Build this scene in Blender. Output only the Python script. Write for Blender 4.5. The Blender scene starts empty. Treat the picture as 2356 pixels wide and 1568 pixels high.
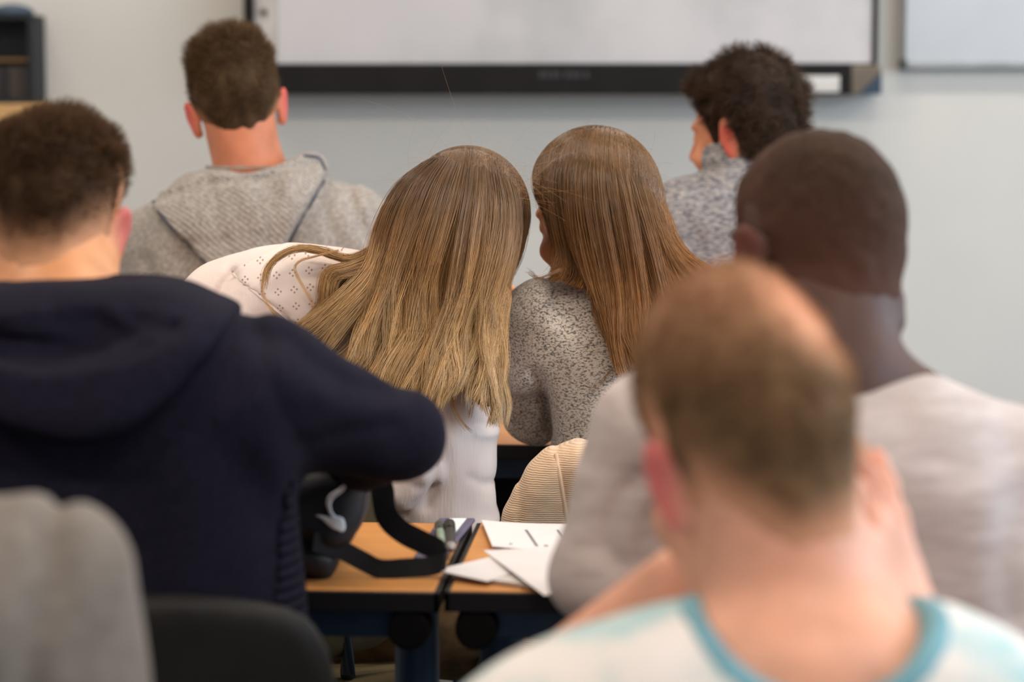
import bpy, math, random
import numpy as np
from mathutils import Vector, Matrix
random.seed(7); rng = np.random.default_rng(11)
sc = bpy.context.scene
COL = sc.collection

# ------------------------------------------------------------------ camera
F = 5563.0; W_PX, H_PX = 2356.0, 1568.0
CAMZ = 1.34; PITCH = math.atan((784-200)/F); YAW = math.radians(4.0)
cam_d = bpy.data.cameras.new('camera'); cam = bpy.data.objects.new('camera', cam_d); COL.objects.link(cam)
cam.location = (0, 0, CAMZ)
cam.rotation_euler = (math.pi/2-PITCH, 0, YAW)
cam_d.sensor_width = 36.0; cam_d.lens = F/W_PX*36.0
cam_d.clip_start = 0.05; cam_d.clip_end = 60
cam_d.dof.use_dof = True; cam_d.dof.focus_distance = 3.50; cam_d.dof.aperture_fstop = 2.7
sc.camera = cam

# ------------------------------------------------------------------ light
sc.view_settings.view_transform = 'Standard'; sc.view_settings.look = 'None'
sc.view_settings.gamma = 1.0; sc.view_settings.exposure = 0.0
wd = bpy.data.worlds.new('world'); sc.world = wd; wd.use_nodes = True
wd.node_tree.nodes['Background'].inputs[0].default_value = (0.72, 0.80, 1.0, 1)
wd.node_tree.nodes['Background'].inputs[1].default_value = 0.30

def area_light(name, loc, rot, sx, sy, power, color):
    l = bpy.data.lights.new(name, 'AREA'); l.shape = 'RECTANGLE'; l.size = sx; l.size_y = sy
    l.energy = power; l.color = color
    o = bpy.data.objects.new(name, l); COL.objects.link(o); o.location = loc; o.rotation_euler = rot
    return o
WARM = (1.0, 0.87, 0.74)
# two rows of ceiling strip lamps parallel to the board and the daylight from the window wall on the right
LAMPS = [(-1.7, 5.55), (0.35, 5.55), (2.0, 5.55), (-1.7, 3.3), (0.35, 3.3), (2.0, 3.3), (-1.7, 1.0), (0.35, 1.0), (2.0, 1.0)]
for i, (lx, ly) in enumerate(LAMPS):
    area_light('ceiling_lamp_light', (lx, ly, 2.71), (0, 0, 0), 1.2, 0.16, 11 if ly > 5 else (22 if lx < 1 else 14), WARM)
area_light('window_daylight', (3.32, 2.9, 1.75), (0, math.radians(80), 0), 1.5, 4.6, 128, (0.68, 0.84, 1.0))

# ------------------------------------------------------------------ mapping between the photograph and the room
def U(px, py, v):
    """photo pixel at horizontal distance v -> (u right, v forward, z)"""
    a = (px-W_PX/2)/F; b = -(py-H_PX/2)/F
    s = v/(math.cos(PITCH)+b*math.sin(PITCH))
    return np.array([a*s, v, CAMZ+(-math.sin(PITCH)+b*math.cos(PITCH))*s])
CY, SY = math.cos(YAW), math.sin(YAW)
def W(p):
    return np.array([p[0]*CY-p[1]*SY, p[0]*SY+p[1]*CY, p[2]])
def ray_at(px, py, axis, value):
    p = W(U(px, py, 1.0)); o = np.array([0, 0, CAMZ]); d = p-o
    return o+d*(value-o[axis])/d[axis]

# ------------------------------------------------------------------ numpy implicit modelling
def smin(a, b, k):
    if k <= 0: return np.minimum(a, b)
    h = np.clip(.5+.5*(b-a)/k, 0, 1)
    return b+(a-b)*h-k*h*(1-h)
def smax(a, b, k): return -smin(-a, -b, k)
def axis(*segs):
    out = []
    for (a, b, h) in segs:
        n = max(1, int(round((b-a)/h)))
        out += list(np.linspace(a, b, n, endpoint=False))
    out.append(segs[-1][1])
    return np.array(out, dtype=np.float32)

_L = rng.random((32, 32, 32)).astype(np.float32)*2-1
def noise(x, y, z, s):
    x = x*s+100; y = y*s+100; z = z*s+100
    xi = np.floor(x).astype(int); yi = np.floor(y).astype(int); zi = np.floor(z).astype(int)
    fx = x-xi; fy = y-yi; fz = z-zi
    fx = fx*fx*(3-2*fx); fy = fy*fy*(3-2*fy); fz = fz*fz*(3-2*fz)
    def g(a, b, c): return _L[(xi+a) % 32, (yi+b) % 32, (zi+c) % 32]
    r = 0
    for a in (0, 1):
        for b in (0, 1):
            for c in (0, 1):
                r = r+g(a, b, c)*(fx if a else 1-fx)*(fy if b else 1-fy)*(fz if c else 1-fz)
    return r

def surface_nets(D, xs, ys, zs, smooth=1):
    S = D < 0
    nx, ny, nz = D.shape
    c = np.zeros((nx-1, ny-1, nz-1), np.int8)
    for a in (0, 1):
        for b in (0, 1):
            for d in (0, 1):
                c += S[a:nx-1+a, b:ny-1+b, d:nz-1+d]
    mixed = (c > 0) & (c < 8)
    I, J, K = np.nonzero(mixed)
    n = len(I)
    idx = np.full(mixed.shape, -1, np.int32); idx[I, J, K] = np.arange(n)
    pos = np.zeros((n, 3)); cnt = np.zeros(n)
    corners = [(a, b, d) for a in (0, 1) for b in (0, 1) for d in (0, 1)]
    for p in corners:
        for ax in range(3):
            if p[ax]: continue
            q = list(p); q[ax] = 1
            da = D[I+p[0], J+p[1], K+p[2]]; db = D[I+q[0], J+q[1], K+q[2]]
            m = (da < 0) != (db < 0)
            t = np.where(m, da/np.where(m, da-db, 1), 0)
            P = np.stack([xs[I+p[0]], ys[J+p[1]], zs[K+p[2]]], 1).astype(float)
            Q = np.stack([xs[I+q[0]], ys[J+q[1]], zs[K+q[2]]], 1).astype(float)
            pos += np.where(m[:, None], P+(Q-P)*t[:, None], 0); cnt += m
    pos /= cnt[:, None]
    quads = []
    m = S[:-1] != S[1:]; i, j, k = np.nonzero(m[:, 1:-1, 1:-1]); j += 1; k += 1
    q = np.stack([idx[i, j-1, k-1], idx[i, j, k-1], idx[i, j, k], idx[i, j-1, k]], 1)
    f = S[i, j, k]; q[~f] = q[~f][:, ::-1]; quads.append(q)
    m = S[:, :-1] != S[:, 1:]; i, j, k = np.nonzero(m[1:-1, :, 1:-1]); i += 1; k += 1
    q = np.stack([idx[i-1, j, k-1], idx[i-1, j, k], idx[i, j, k], idx[i, j, k-1]], 1)
    f = S[i, j, k]; q[~f] = q[~f][:, ::-1]; quads.append(q)
    m = S[:, :, :-1] != S[:, :, 1:]; i, j, k = np.nonzero(m[1:-1, 1:-1, :]); i += 1; j += 1
    q = np.stack([idx[i-1, j-1, k], idx[i, j-1, k], idx[i, j, k], idx[i-1, j, k]], 1)
    f = S[i, j, k]; q[~f] = q[~f][:, ::-1]; quads.append(q)
    F4 = np.concatenate(quads)
    F4 = F4[(F4 >= 0).all(1)]
    for _ in range(smooth):
        acc = np.zeros_like(pos); w = np.zeros(n)
        for a, b in ((0, 1), (1, 2), (2, 3), (3, 0)):
            np.add.at(acc, F4[:, a], pos[F4[:, b]]); np.add.at(w, F4[:, a], 1)
            np.add.at(acc, F4[:, b], pos[F4[:, a]]); np.add.at(w, F4[:, b], 1)
        w = np.maximum(w, 1)
        pos = pos*.5+.5*acc/w[:, None]
    return pos, F4

def raw_mesh(name, verts, faces, mat=None, parent=None, smooth=True, attrs=None, loc=None):
    faces = np.asarray(faces); n = faces.shape[1]
    me = bpy.data.meshes.new(name)
    me.vertices.add(len(verts)); me.vertices.foreach_set('co', np.asarray(verts, np.float32).ravel())
    me.loops.add(faces.size); me.loops.foreach_set('vertex_index', faces.astype(np.int32).ravel())
    me.polygons.add(len(faces)); me.polygons.foreach_set('loop_start', np.arange(len(faces), dtype=np.int32)*n)
    me.update(calc_edges=True)
    if smooth: me.polygons.foreach_set('use_smooth', np.ones(len(faces), bool))
    for k, v in (attrs or {}).items():
        at = me.attributes.new(k, 'FLOAT', 'POINT'); at.data.foreach_set('value', np.asarray(v, np.float32))
    me.validate(); me.update()
    if mat: me.materials.append(mat)
    o = bpy.data.objects.new(name, me); COL.objects.link(o)
    if parent: o.parent = parent
    if loc is not None: o.location = loc
    return o

class Grid:
    def __init__(s, xs, ys, zs):
        s.ax = (xs, ys, zs); s.D = np.full((len(xs), len(ys), len(zs)), 9, np.float32)
    def sub(s, lo, hi, m=.05):
        r = []
        for a, l, h in zip(s.ax, lo, hi):
            i = max(0, np.searchsorted(a, l-m)-1); j = min(len(a), np.searchsorted(a, h+m)+1)
            r.append(slice(i, max(j, i+1)))
        X, Y, Z = np.meshgrid(*[a[q] for a, q in zip(s.ax, r)], indexing='ij', sparse=True)
        return tuple(r), X, Y, Z
    def add(s, prim, k=.02, m=None):
        f, lo, hi = prim; r, X, Y, Z = s.sub(lo, hi, m if m else .03+k)
        s.D[r] = smin(s.D[r], f(X, Y, Z), k); return s
    def cut(s, prim, k=.01):
        f, lo, hi = prim; r, X, Y, Z = s.sub(lo, hi, .03+k)
        s.D[r] = smax(s.D[r], -f(X, Y, Z), k); return s
    def disp(s, fn, lo=None, hi=None):
        lo = lo if lo is not None else [a[0] for a in s.ax]; hi = hi if hi is not None else [a[-1] for a in s.ax]
        r, X, Y, Z = s.sub(lo, hi, 0); s.D[r] = s.D[r]+fn(X, Y, Z); return s
    def copy(s):
        g = Grid(*s.ax); g.D = s.D.copy(); return g
    def mesh(s, name, mat, parent=None, smooth=1, attrs=None):
        D = s.D
        for ax_ in range(3):   # close at the borders
            sl = [slice(None)]*3
            for e in (0, -1):
                sl[ax_] = e; D[tuple(sl)] = np.maximum(D[tuple(sl)], .001)
        v, f = surface_nets(D, *s.ax, smooth=smooth)
        a = attrs(v) if attrs else None
        return raw_mesh(name, v, f, mat, parent, True, a)

def ell(c, r, R=None):
    c = np.asarray(c, float); r = np.asarray(r, float); m = r.max()
    def f(X, Y, Z):
        x, y, z = X-c[0], Y-c[1], Z-c[2]
        if R is not None:
            x, y, z = (R[0][0]*x+R[1][0]*y+R[2][0]*z, R[0][1]*x+R[1][1]*y+R[2][1]*z, R[0][2]*x+R[1][2]*y+R[2][2]*z)
        k0 = np.sqrt((x/r[0])**2+(y/r[1])**2+(z/r[2])**2)
        k1 = np.sqrt((x/r[0]**2)**2+(y/r[1]**2)**2+(z/r[2]**2)**2)+1e-6
        return k0*(k0-1)/k1
    e = r if R is None else np.array([m, m, m])
    return f, c-e, c+e
def cap(a, b, ra, rb):
    a = np.asarray(a, float); b = np.asarray(b, float); d = b-a; L2 = (d*d).sum()+1e-9
    def f(X, Y, Z):
        x, y, z = X-a[0], Y-a[1], Z-a[2]
        t = np.clip((x*d[0]+y*d[1]+z*d[2])/L2, 0, 1)
        return np.sqrt((x-t*d[0])**2+(y-t*d[1])**2+(z-t*d[2])**2)-(ra+(rb-ra)*t)
    m = max(ra, rb)
    return f, np.minimum(a, b)-m, np.maximum(a, b)+m
def crom(pts, n=6, closed=True):
    pts = [np.asarray(p, float) for p in pts]; N = len(pts); out = []
    rngi = range(N if closed else N-1)
    for i in rngi:
        if closed: p0, p1, p2, p3 = pts[i-1], pts[i], pts[(i+1) % N], pts[(i+2) % N]
        else: p0, p1, p2, p3 = pts[max(i-1, 0)], pts[i], pts[i+1], pts[min(i+2, N-1)]
        for k in range(n):
            t = k/n
            out.append(.5*((2*p1)+(-p0+p2)*t+(2*p0-5*p1+4*p2-p3)*t*t+(-p0+3*p1-3*p2+p3)*t**3))
    if not closed: out.append(pts[-1])
    return np.array(out)
def poly2d(X, Z, P):
    """signed distance of the closed polygon P (n,2) on the grid X (nx,1,1), Z (1,1,nz)"""
    x = X.reshape(-1, 1); z = Z.reshape(1, -1)
    d = np.full((x.shape[0], z.shape[1]), 1e9); ins = np.zeros(d.shape, bool)
    n = len(P)
    for i in range(n):
        a = P[i]; b = P[(i+1) % n]; e = b-a; L = (e*e).sum()
        if L < 1e-12: continue
        t = np.clip(((x-a[0])*e[0]+(z-a[1])*e[1])/L, 0, 1)
        d = np.minimum(d, (x-a[0]-t*e[0])**2+(z-a[1]-t*e[1])**2)
        c = (a[1] > z) != (b[1] > z)
        if b[1] != a[1]:
            ins ^= c & (x < (b[0]-a[0])*(z-a[1])/(b[1]-a[1])+a[0])
    d = np.sqrt(d); d[ins] *= -1
    return d[:, None, :].astype(np.float32)
def pillow(P, yc, T, Rr):
    """rounded solid with outline P in the x-z plane; yc = centre depth (number or function of x,z), T half thickness, Rr edge radius"""
    P = np.asarray(P, float)
    def f(X, Y, Z):
        s = poly2d(X, Z, P); y0 = yc(X, Z) if callable(yc) else yc
        w0 = s+Rr; w1 = np.abs(Y-y0)-(T-Rr)
        return np.minimum(np.maximum(w0, w1), 0)+np.sqrt(np.maximum(w0, 0)**2+np.maximum(w1, 0)**2)-Rr
    y0 = yc if not callable(yc) else None
    lo = [P[:, 0].min(), -9 if y0 is None else y0-T, P[:, 1].min()]; hi = [P[:, 0].max(), 9 if y0 is None else y0+T, P[:, 1].max()]
    return f, np.array(lo), np.array(hi)
def layer(base, P, t, side=-1, y0=0., k=.006, soft=0.):
    """the part of the shell of thickness t over grid `base` whose x-z position is inside outline P, on the camera side"""
    P = np.asarray(P, float); g = base.copy()
    X, Y, Z = np.meshgrid(*g.ax, indexing='ij', sparse=True)
    s = poly2d(X, Z, P)
    tt = t(X, Y, Z) if callable(t) else t
    if soft: tt = tt*np.clip(-s/soft, 0, 1)**.6
    d = smax(g.D-tt, s, k)
    d = smax(d, side*-1*(Y-y0)*1.0, k) if side else d
    g.D = d.astype(np.float32)
    return g
def groove(pts, r):
    """tube along a polyline, to cut or add"""
    caps = [cap(pts[i], pts[i+1], r, r) for i in range(len(pts)-1)]
    lo = np.min([c[1] for c in caps], 0); hi = np.max([c[2] for c in caps], 0)
    def f(X, Y, Z):
        d = None
        for c in caps:
            e = c[0](X, Y, Z); d = e if d is None else np.minimum(d, e)
        return d
    return f, lo, hi
def groove2(P, w):
    """distance in the x-z plane to an open polyline"""
    def f(X, Z):
        x = X.reshape(-1, 1); z = Z.reshape(1, -1); d = np.full((x.shape[0], z.shape[1]), 1e9)
        for i in range(len(P)-1):
            a = P[i]; e = P[i+1]-a; t = np.clip(((x-a[0])*e[0]+(z-a[1])*e[1])/(e@e+1e-12), 0, 1)
            d = np.minimum(d, (x-a[0]-t*e[0])**2+(z-a[1]-t*e[1])**2)
        return np.sqrt(d)[:, None, :].astype(np.float32)
    return f
def crease(g, P, depth, w, side=-1, y0=0.):
    """press (depth>0) or raise (depth<0) a fold of width w along a polyline drawn on the x-z plane, on one side only"""
    d = groove2(np.asarray(P, float), w)
    lo = [P[:, 0].min()-3*w, g.ax[1][0], P[:, 1].min()-3*w]; hi = [P[:, 0].max()+3*w, g.ax[1][-1], P[:, 1].max()+3*w]
    def fn(X, Y, Z):
        e = depth*np.exp(-(d(X, Z)/w)**2)
        if side: e = e*np.clip(.5+side*(Y-y0)/.05, 0, 1)
        return e
    g.disp(fn, lo, hi)

def rot(yaw=0, pitch=0, roll=0):
    """head turn: yaw left positive (deg), pitch forward/down positive, roll to the right positive"""
    return np.array(Matrix.Rotation(math.radians(yaw), 3, 'Z') @ Matrix.Rotation(math.radians(roll), 3, 'Y') @ Matrix.Rotation(math.radians(-pitch), 3, 'X'))

# ------------------------------------------------------------------ head (local: x right, y face, z up, origin between the ears)
def head_f(x, y, z, ears=True, fem=0.):
    E = lambda c, r, R=None: ell(c, r, R)[0](x, y, z)
    C = lambda a, b, ra, rb: cap(a, b, ra, rb)[0](x, y, z)
    d = E((0, -.010, .045), (.075, .096, .086))
    d = smin(d, E((0, -.034, .022), (.066, .068, .066)), .02)
    d = smin(d, E((0, .030, -.018), (.062, .064, .088)), .02)
    d = smin(d, E((0, .040, -.070), (.050-.005*fem, .048, .042)), .025)
    d = smin(d, E((0, .082, -.103), (.020, .016, .016)), .02)
    d = smin(d, E((0, .078, .030), (.048, .020, .012)), .012)
    for s in (-1, 1):
        d = smax(d, -E((s*.031, .104, .010), (.016, .016, .011)), .012)
        d = smin(d, E((s*.031, .078, .008), (.0125, .0125, .0125)), .003)
        d = smin(d, E((s*.040, .070, -.030), (.020, .020, .017)), .02)
    d = smin(d, C((0, .094, .012), (0, .110, -.026), .006, .011), .010)
    for s in (-1, 1): d = smin(d, E((s*.010, .103, -.031), (.008, .010, .007)), .005)
    d = smin(d, E((0, .092, -.058), (.024, .012, .006)), .006)
    d = smin(d, E((0, .090, -.070), (.020, .012, .007)), .005)
    d = smin(d, E((0, -.045, -.035), (.048, .045, .05)), .03)
    if ears: d = smin(d, ear_f(x, y, z), .006)
    return d
def ear_f(x, y, z):
    d = None
    for s in (-1, 1):
        R = np.array(Matrix.Rotation(math.radians(-s*28), 3, 'Z') @ Matrix.Rotation(math.radians(s*8), 3, 'Y') @ Matrix.Rotation(math.radians(-12), 3, 'X'))
        c = np.array([s*.082, -.012, .002])
        e = ell(c, (.0065, .019, .033), R)[0](x, y, z)
        cv = ell(c+R@np.array([s*.008, .004, .004]), (.006, .012, .022), R)[0](x, y, z)
        e = smax(e, -cv, .004)
        e = smin(e, ell(c+R@np.array([-s*.001, .004, -.026]), (.006, .010, .011), R)[0](x, y, z), .006)
        d = e if d is None else np.minimum(d, e)
    return d
def hairline(y):
    return np.interp(y, [-.13, -.055, -.040, -.028, -.012, .010, .020, .030, .050, .068, .078, .12],
                        [-.060, -.064, -.050, -.012, .036, .040, .006, .010, .040, .070, .082, .082])
class Head:
    def __init__(s, c, R, scale=(1, 1, 1), fem=0.):
        s.c = np.asarray(c, float); s.R = np.asarray(R); s.s = np.asarray(scale, float); s.fem = fem
    def loc(s, X, Y, Z):
        x, y, z = X-s.c[0], Y-s.c[1], Z-s.c[2]; R = s.R
        return ((R[0, 0]*x+R[1, 0]*y+R[2, 0]*z)/s.s[0], (R[0, 1]*x+R[1, 1]*y+R[2, 1]*z)/s.s[1], (R[0, 2]*x+R[1, 2]*y+R[2, 2]*z)/s.s[2])
    def w(s, p): return s.c+s.R@(np.asarray(p, float)*s.s)
    def prim(s, ears=True):
        m = s.s.mean()
        f = lambda X, Y, Z: head_f(*s.loc(X, Y, Z), ears=ears, fem=s.fem)*m
        return f, s.c-.15*s.s.max(), s.c+.15*s.s.max()

def tubes(P, r0, r1, sides=3):
    """P (N,K,3) strands -> verts, quads, per-vertex t and strand index"""
    N, K, _ = P.shape
    T = np.gradient(P, axis=1); T /= np.linalg.norm(T, axis=2, keepdims=True)+1e-9
    ref = np.array([.23, .95, .17]); A = np.cross(T, ref); A /= np.linalg.norm(A, axis=2, keepdims=True)+1e-9
    B = np.cross(T, A)
    r0 = np.broadcast_to(np.asarray(r0, float), (N,)); r1 = np.broadcast_to(np.asarray(r1, float), (N,))
    t = np.linspace(0, 1, K); rad = r0[:, None]*(1-t**2)[None]+r1[:, None]*(t**2)[None]
    ang = np.arange(sides)*2*math.pi/sides
    V = P[:, :, None]+rad[:, :, None, None]*(A[:, :, None]*np.cos(ang)[None, None, :, None]+B[:, :, None]*np.sin(ang)[None, None, :, None])
    V = V.reshape(-1, 3)
    base = (np.arange(N)[:, None, None]*K+np.arange(K-1)[None, :, None])*sides+np.arange(sides)[None, None]
    nxt = (np.arange(N)[:, None, None]*K+np.arange(K-1)[None, :, None])*sides+((np.arange(sides)+1) % sides)[None, None]
    Q = np.stack([base, nxt, nxt+sides, base+sides], -1).reshape(-1, 4)
    tt = np.broadcast_to(t[None, :, None], (N, K, sides)).ravel()
    si = np.broadcast_to(np.arange(N)[:, None, None], (N, K, sides)).ravel()
    return V, Q, tt, si
def merge(*parts):
    vs, fs, o = [], [], 0
    for v, f in parts: vs.append(v); fs.append(np.asarray(f)+o); o += len(v)
    return np.concatenate(vs), np.concatenate(fs)

# ------------------------------------------------------------------ materials
def lin(c): return tuple(((x/255)/12.92 if x/255 <= .04045 else ((x/255+.055)/1.055)**2.4) for x in c)
class M:
    def __init__(s, name, base=(128, 128, 128), rough=.8, spec=.3, metal=0.):
        s.m = bpy.data.materials.new(name); s.m.use_nodes = True; s.nt = s.m.node_tree
        s.b = s.nt.nodes['Principled BSDF']; s.b.inputs['Base Color'].default_value = (*lin(base), 1)
        s.b.inputs['Roughness'].default_value = rough; s.b.inputs['Specular IOR Level'].default_value = spec
        s.b.inputs['Metallic'].default_value = metal
        s.tc = s.nt.nodes.new('ShaderNodeTexCoord'); s.nrm = None
    def n(s, t, **k):
        x = s.nt.nodes.new(t)
        for a, v in k.items(): setattr(x, a, v)
        return x
    def l(s, a, b): s.nt.links.new(a, b)
    def co(s, scale=(1, 1, 1), rotz=(0, 0, 0)):
        mp = s.n('ShaderNodeMapping'); s.l(s.tc.outputs['Object'], mp.inputs[0]); mp.inputs['Scale'].default_value = scale
        mp.inputs['Rotation'].default_value = rotz; return mp.outputs[0]
    def noise(s, scale, detail=3, stretch=(1, 1, 1), rough=.5):
        x = s.n('ShaderNodeTexNoise'); x.inputs['Scale'].default_value = scale; x.inputs['Detail'].default_value = detail
        x.inputs['Roughness'].default_value = rough
        s.l(s.co(stretch), x.inputs['Vector']); return x.outputs['Fac']
    def wave(s, scale, direction='Z', distort=0., rotz=(0, 0, 0)):
        x = s.n('ShaderNodeTexWave'); x.bands_direction = direction; x.inputs['Scale'].default_value = scale
        x.inputs['Distortion'].default_value = distort; x.inputs['Detail'].default_value = 1
        s.l(s.co((1, 1, 1), rotz), x.inputs['Vector']); return x.outputs['Fac']
    def ramp(s, fac, stops):
        r = s.n('ShaderNodeValToRGB'); e = r.color_ramp.elements
        while len(e) < len(stops): e.new(.5)
        for q, (p, c) in zip(e, stops): q.position = p; q.color = (*lin(c), 1)
        s.l(fac, r.inputs[0]); return r.outputs[0]
    def mix(s, fac, a, b, mode='MIX'):
        x = s.n('ShaderNodeMix'); x.data_type = 'RGBA'; x.blend_type = mode
        for i, v in ((0, fac), (6, a), (7, b)):
            if isinstance(v, (int, float)): x.inputs[i].default_value = v
            elif isinstance(v, tuple): x.inputs[i].default_value = (*lin(v), 1)
            else: s.l(v, x.inputs[i])
        return x.outputs[2]
    def math(s, op, a, b=None, c=None):
        x = s.n('ShaderNodeMath'); x.operation = op
        for i, v in enumerate((a, b, c)):
            if v is None: continue
            if isinstance(v, (int, float)): x.inputs[i].default_value = v
            else: s.l(v, x.inputs[i])
        return x.outputs[0]
    def attr(s, name):
        x = s.n('ShaderNodeAttribute'); x.attribute_name = name; return x.outputs['Fac']
    def color(s, out): s.l(out, s.b.inputs['Base Color']); return s
    def bump(s, h, dist, strength=1.):
        b = s.n('ShaderNodeBump'); b.inputs['Distance'].default_value = dist; b.inputs['Strength'].default_value = strength
        s.l(h, b.inputs['Height'])
        if s.nrm is not None: s.l(s.nrm, b.inputs['Normal'])
        s.nrm = b.outputs[0]; s.l(s.nrm, s.b.inputs['Normal']); return s

def plain(name, c, rough=.6, spec=.4, metal=0., var=.06, scale=12):
    m = M(name, c, rough, spec, metal); c2 = tuple(min(255, x*(1+var)) for x in c); c1 = tuple(x*(1-var) for x in c)
    m.color(m.ramp(m.noise(scale, 4), [(.35, c1), (.65, c2)])); return m.m
def skin(name, c, ear=(205, 105, 95), sss=.12, rough=.5):
    m = M(name, c, rough, .35)
    base = m.ramp(m.noise(22, 4), [(.3, tuple(x*.93 for x in c)), (.7, tuple(min(255, x*1.05) for x in c))])
    m.color(m.mix(m.attr('ear'), base, ear))
    m.b.inputs['Subsurface Weight'].default_value = sss; m.b.inputs['Subsurface Radius'].default_value = (.010, .004, .002)
    m.b.inputs['Subsurface Scale'].default_value = 1.0
    m.bump(m.noise(300, 2), .0004, .5); return m.m
def hair_mat(name, stops, var=.35, rough=.45, spec=.35, skin_c=None):
    """stops along the strand; attributes t (root to tip), rnd (per strand), fade (how much skin shows)"""
    m = M(name, stops[0][1], rough, spec)
    c = m.ramp(m.attr('t'), stops)
    v = m.ramp(m.attr('rnd'), [(0, tuple([int(255*(1-var))]*3)), (1, (255, 255, 255))])
    c = m.mix(1.0, c, v, 'MULTIPLY')
    n = m.ramp(m.noise(60, 3), [(.3, (170, 170, 170)), (.7, (255, 255, 255))])
    c = m.mix(.35, c, n, 'MULTIPLY')
    if skin_c: c = m.mix(m.attr('fade'), c, skin_c)
    m.color(c); return m.m
def knit(name, dark, light, s1=(60, 60, 130), thr=(.38, .62), bump=.002, rough=.95, rib=None):
    m = M(name, light, rough, .1)
    n1 = m.noise(1, 4, s1, .65)
    m.color(m.ramp(n1, [(thr[0], dark), (thr[1], light)]))
    m.bump(n1, bump, .7)
    if rib: m.bump(m.wave(rib[0], rib[1], .6), rib[2], .8)
    m.b.inputs['Sheen Weight'].default_value = .15
    return m.m

# ------------------------------------------------------------------ scene objects
def tag(o, label=None, cat=None, group=None, kind=None):
    for k, v in (('label', label), ('category', cat), ('group', group), ('kind', kind)):
        if v: o[k] = v
    return o
def empty(name, p, label, cat, group=None, rz=None):
    o = bpy.data.objects.new(name, None); COL.objects.link(o); o.empty_display_size = .1
    o.location = p; o.rotation_euler = (0, 0, YAW if rz is None else rz)
    return tag(o, label, cat, group)
def sample(G, P):
    """trilinear value and gradient of a grid at points P (n,3)"""
    idx, w, inside = [], [], np.ones(len(P), bool)
    for a, ax_ in enumerate(G.ax):
        f = np.interp(P[:, a], ax_, np.arange(len(ax_))); inside &= (P[:, a] > ax_[0]) & (P[:, a] < ax_[-1])
        i = np.clip(f.astype(int), 0, len(ax_)-2); idx.append(i); w.append(f-i)
    v = 0; g = [0, 0, 0]
    for a in (0, 1):
        for b in (0, 1):
            for c in (0, 1):
                d = G.D[idx[0]+a, idx[1]+b, idx[2]+c]; wx = w[0] if a else 1-w[0]; wy = w[1] if b else 1-w[1]; wz = w[2] if c else 1-w[2]
                v = v+d*wx*wy*wz; g[0] = g[0]+(1 if a else -1)*d*wy*wz; g[1] = g[1]+(1 if b else -1)*d*wx*wz; g[2] = g[2]+(1 if c else -1)*d*wx*wy
    h = [ax_[i+1]-ax_[i] for ax_, i in zip(G.ax, idx)]
    g = np.stack([g[k]/h[k] for k in range(3)], 1); g /= np.linalg.norm(g, axis=1, keepdims=True)+1e-9
    return v, g, inside
def resample(G_, xs, ys, zs):
    f = [np.interp(q, a, np.arange(len(a))) for q, a in zip((xs, ys, zs), G_.ax)]
    i = [np.clip(q.astype(int), 0, len(a)-2) for q, a in zip(f, G_.ax)]; w = [(f[0]-i[0])[:, None, None], (f[1]-i[1])[None, :, None], (f[2]-i[2])[None, None, :]]; r = 0
    for a in (0, 1):
        for b in (0, 1):
            for c in (0, 1): r = r+G_.D[np.ix_(i[0]+a, i[1]+b, i[2]+c)]*(w[0] if a else 1-w[0])*(w[1] if b else 1-w[1])*(w[2] if c else 1-w[2])
    return r
def pushout(S, G, h, it=3):
    sh = S.shape; P = S.reshape(-1, 3).copy(); hh = np.broadcast_to(np.asarray(h)[:, None], sh[:2]).reshape(-1)
    for _ in range(it):
        v, g, ins = sample(G, P); m = ins & (v < hh) & (v > -.08); P[m] += g[m]*(hh-v)[m, None]
    d = np.linalg.norm(P-S.reshape(-1, 3), axis=1); P[d > .07] = S.reshape(-1, 3)[d > .07]
    return P.reshape(sh)
def trace(grids, P, lift=.001):
    """points of the x-z polyline P laid on the camera side of the given grids"""
    out = []
    for x, z in P:
        best = None
        for G in grids:
            ys = np.linspace(G.ax[1][0], G.ax[1][-1], 240); v, _, _ = sample(G, np.stack([np.full(240, x), ys, np.full(240, z)], 1))
            k = np.nonzero(v < 0)[0]
            if len(k) and (best is None or ys[k[0]] < best): best = ys[k[0]]
        if best is not None: out.append(np.array([x, best-lift, z]))
    Y = np.array([o[1] for o in out]); Yp = np.pad(Y, 2, 'edge'); Y = sum(Yp[i:i+len(Y)] for i in range(5))/5
    for o, y in zip(out, Y): o[1] = y
    return out
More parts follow.
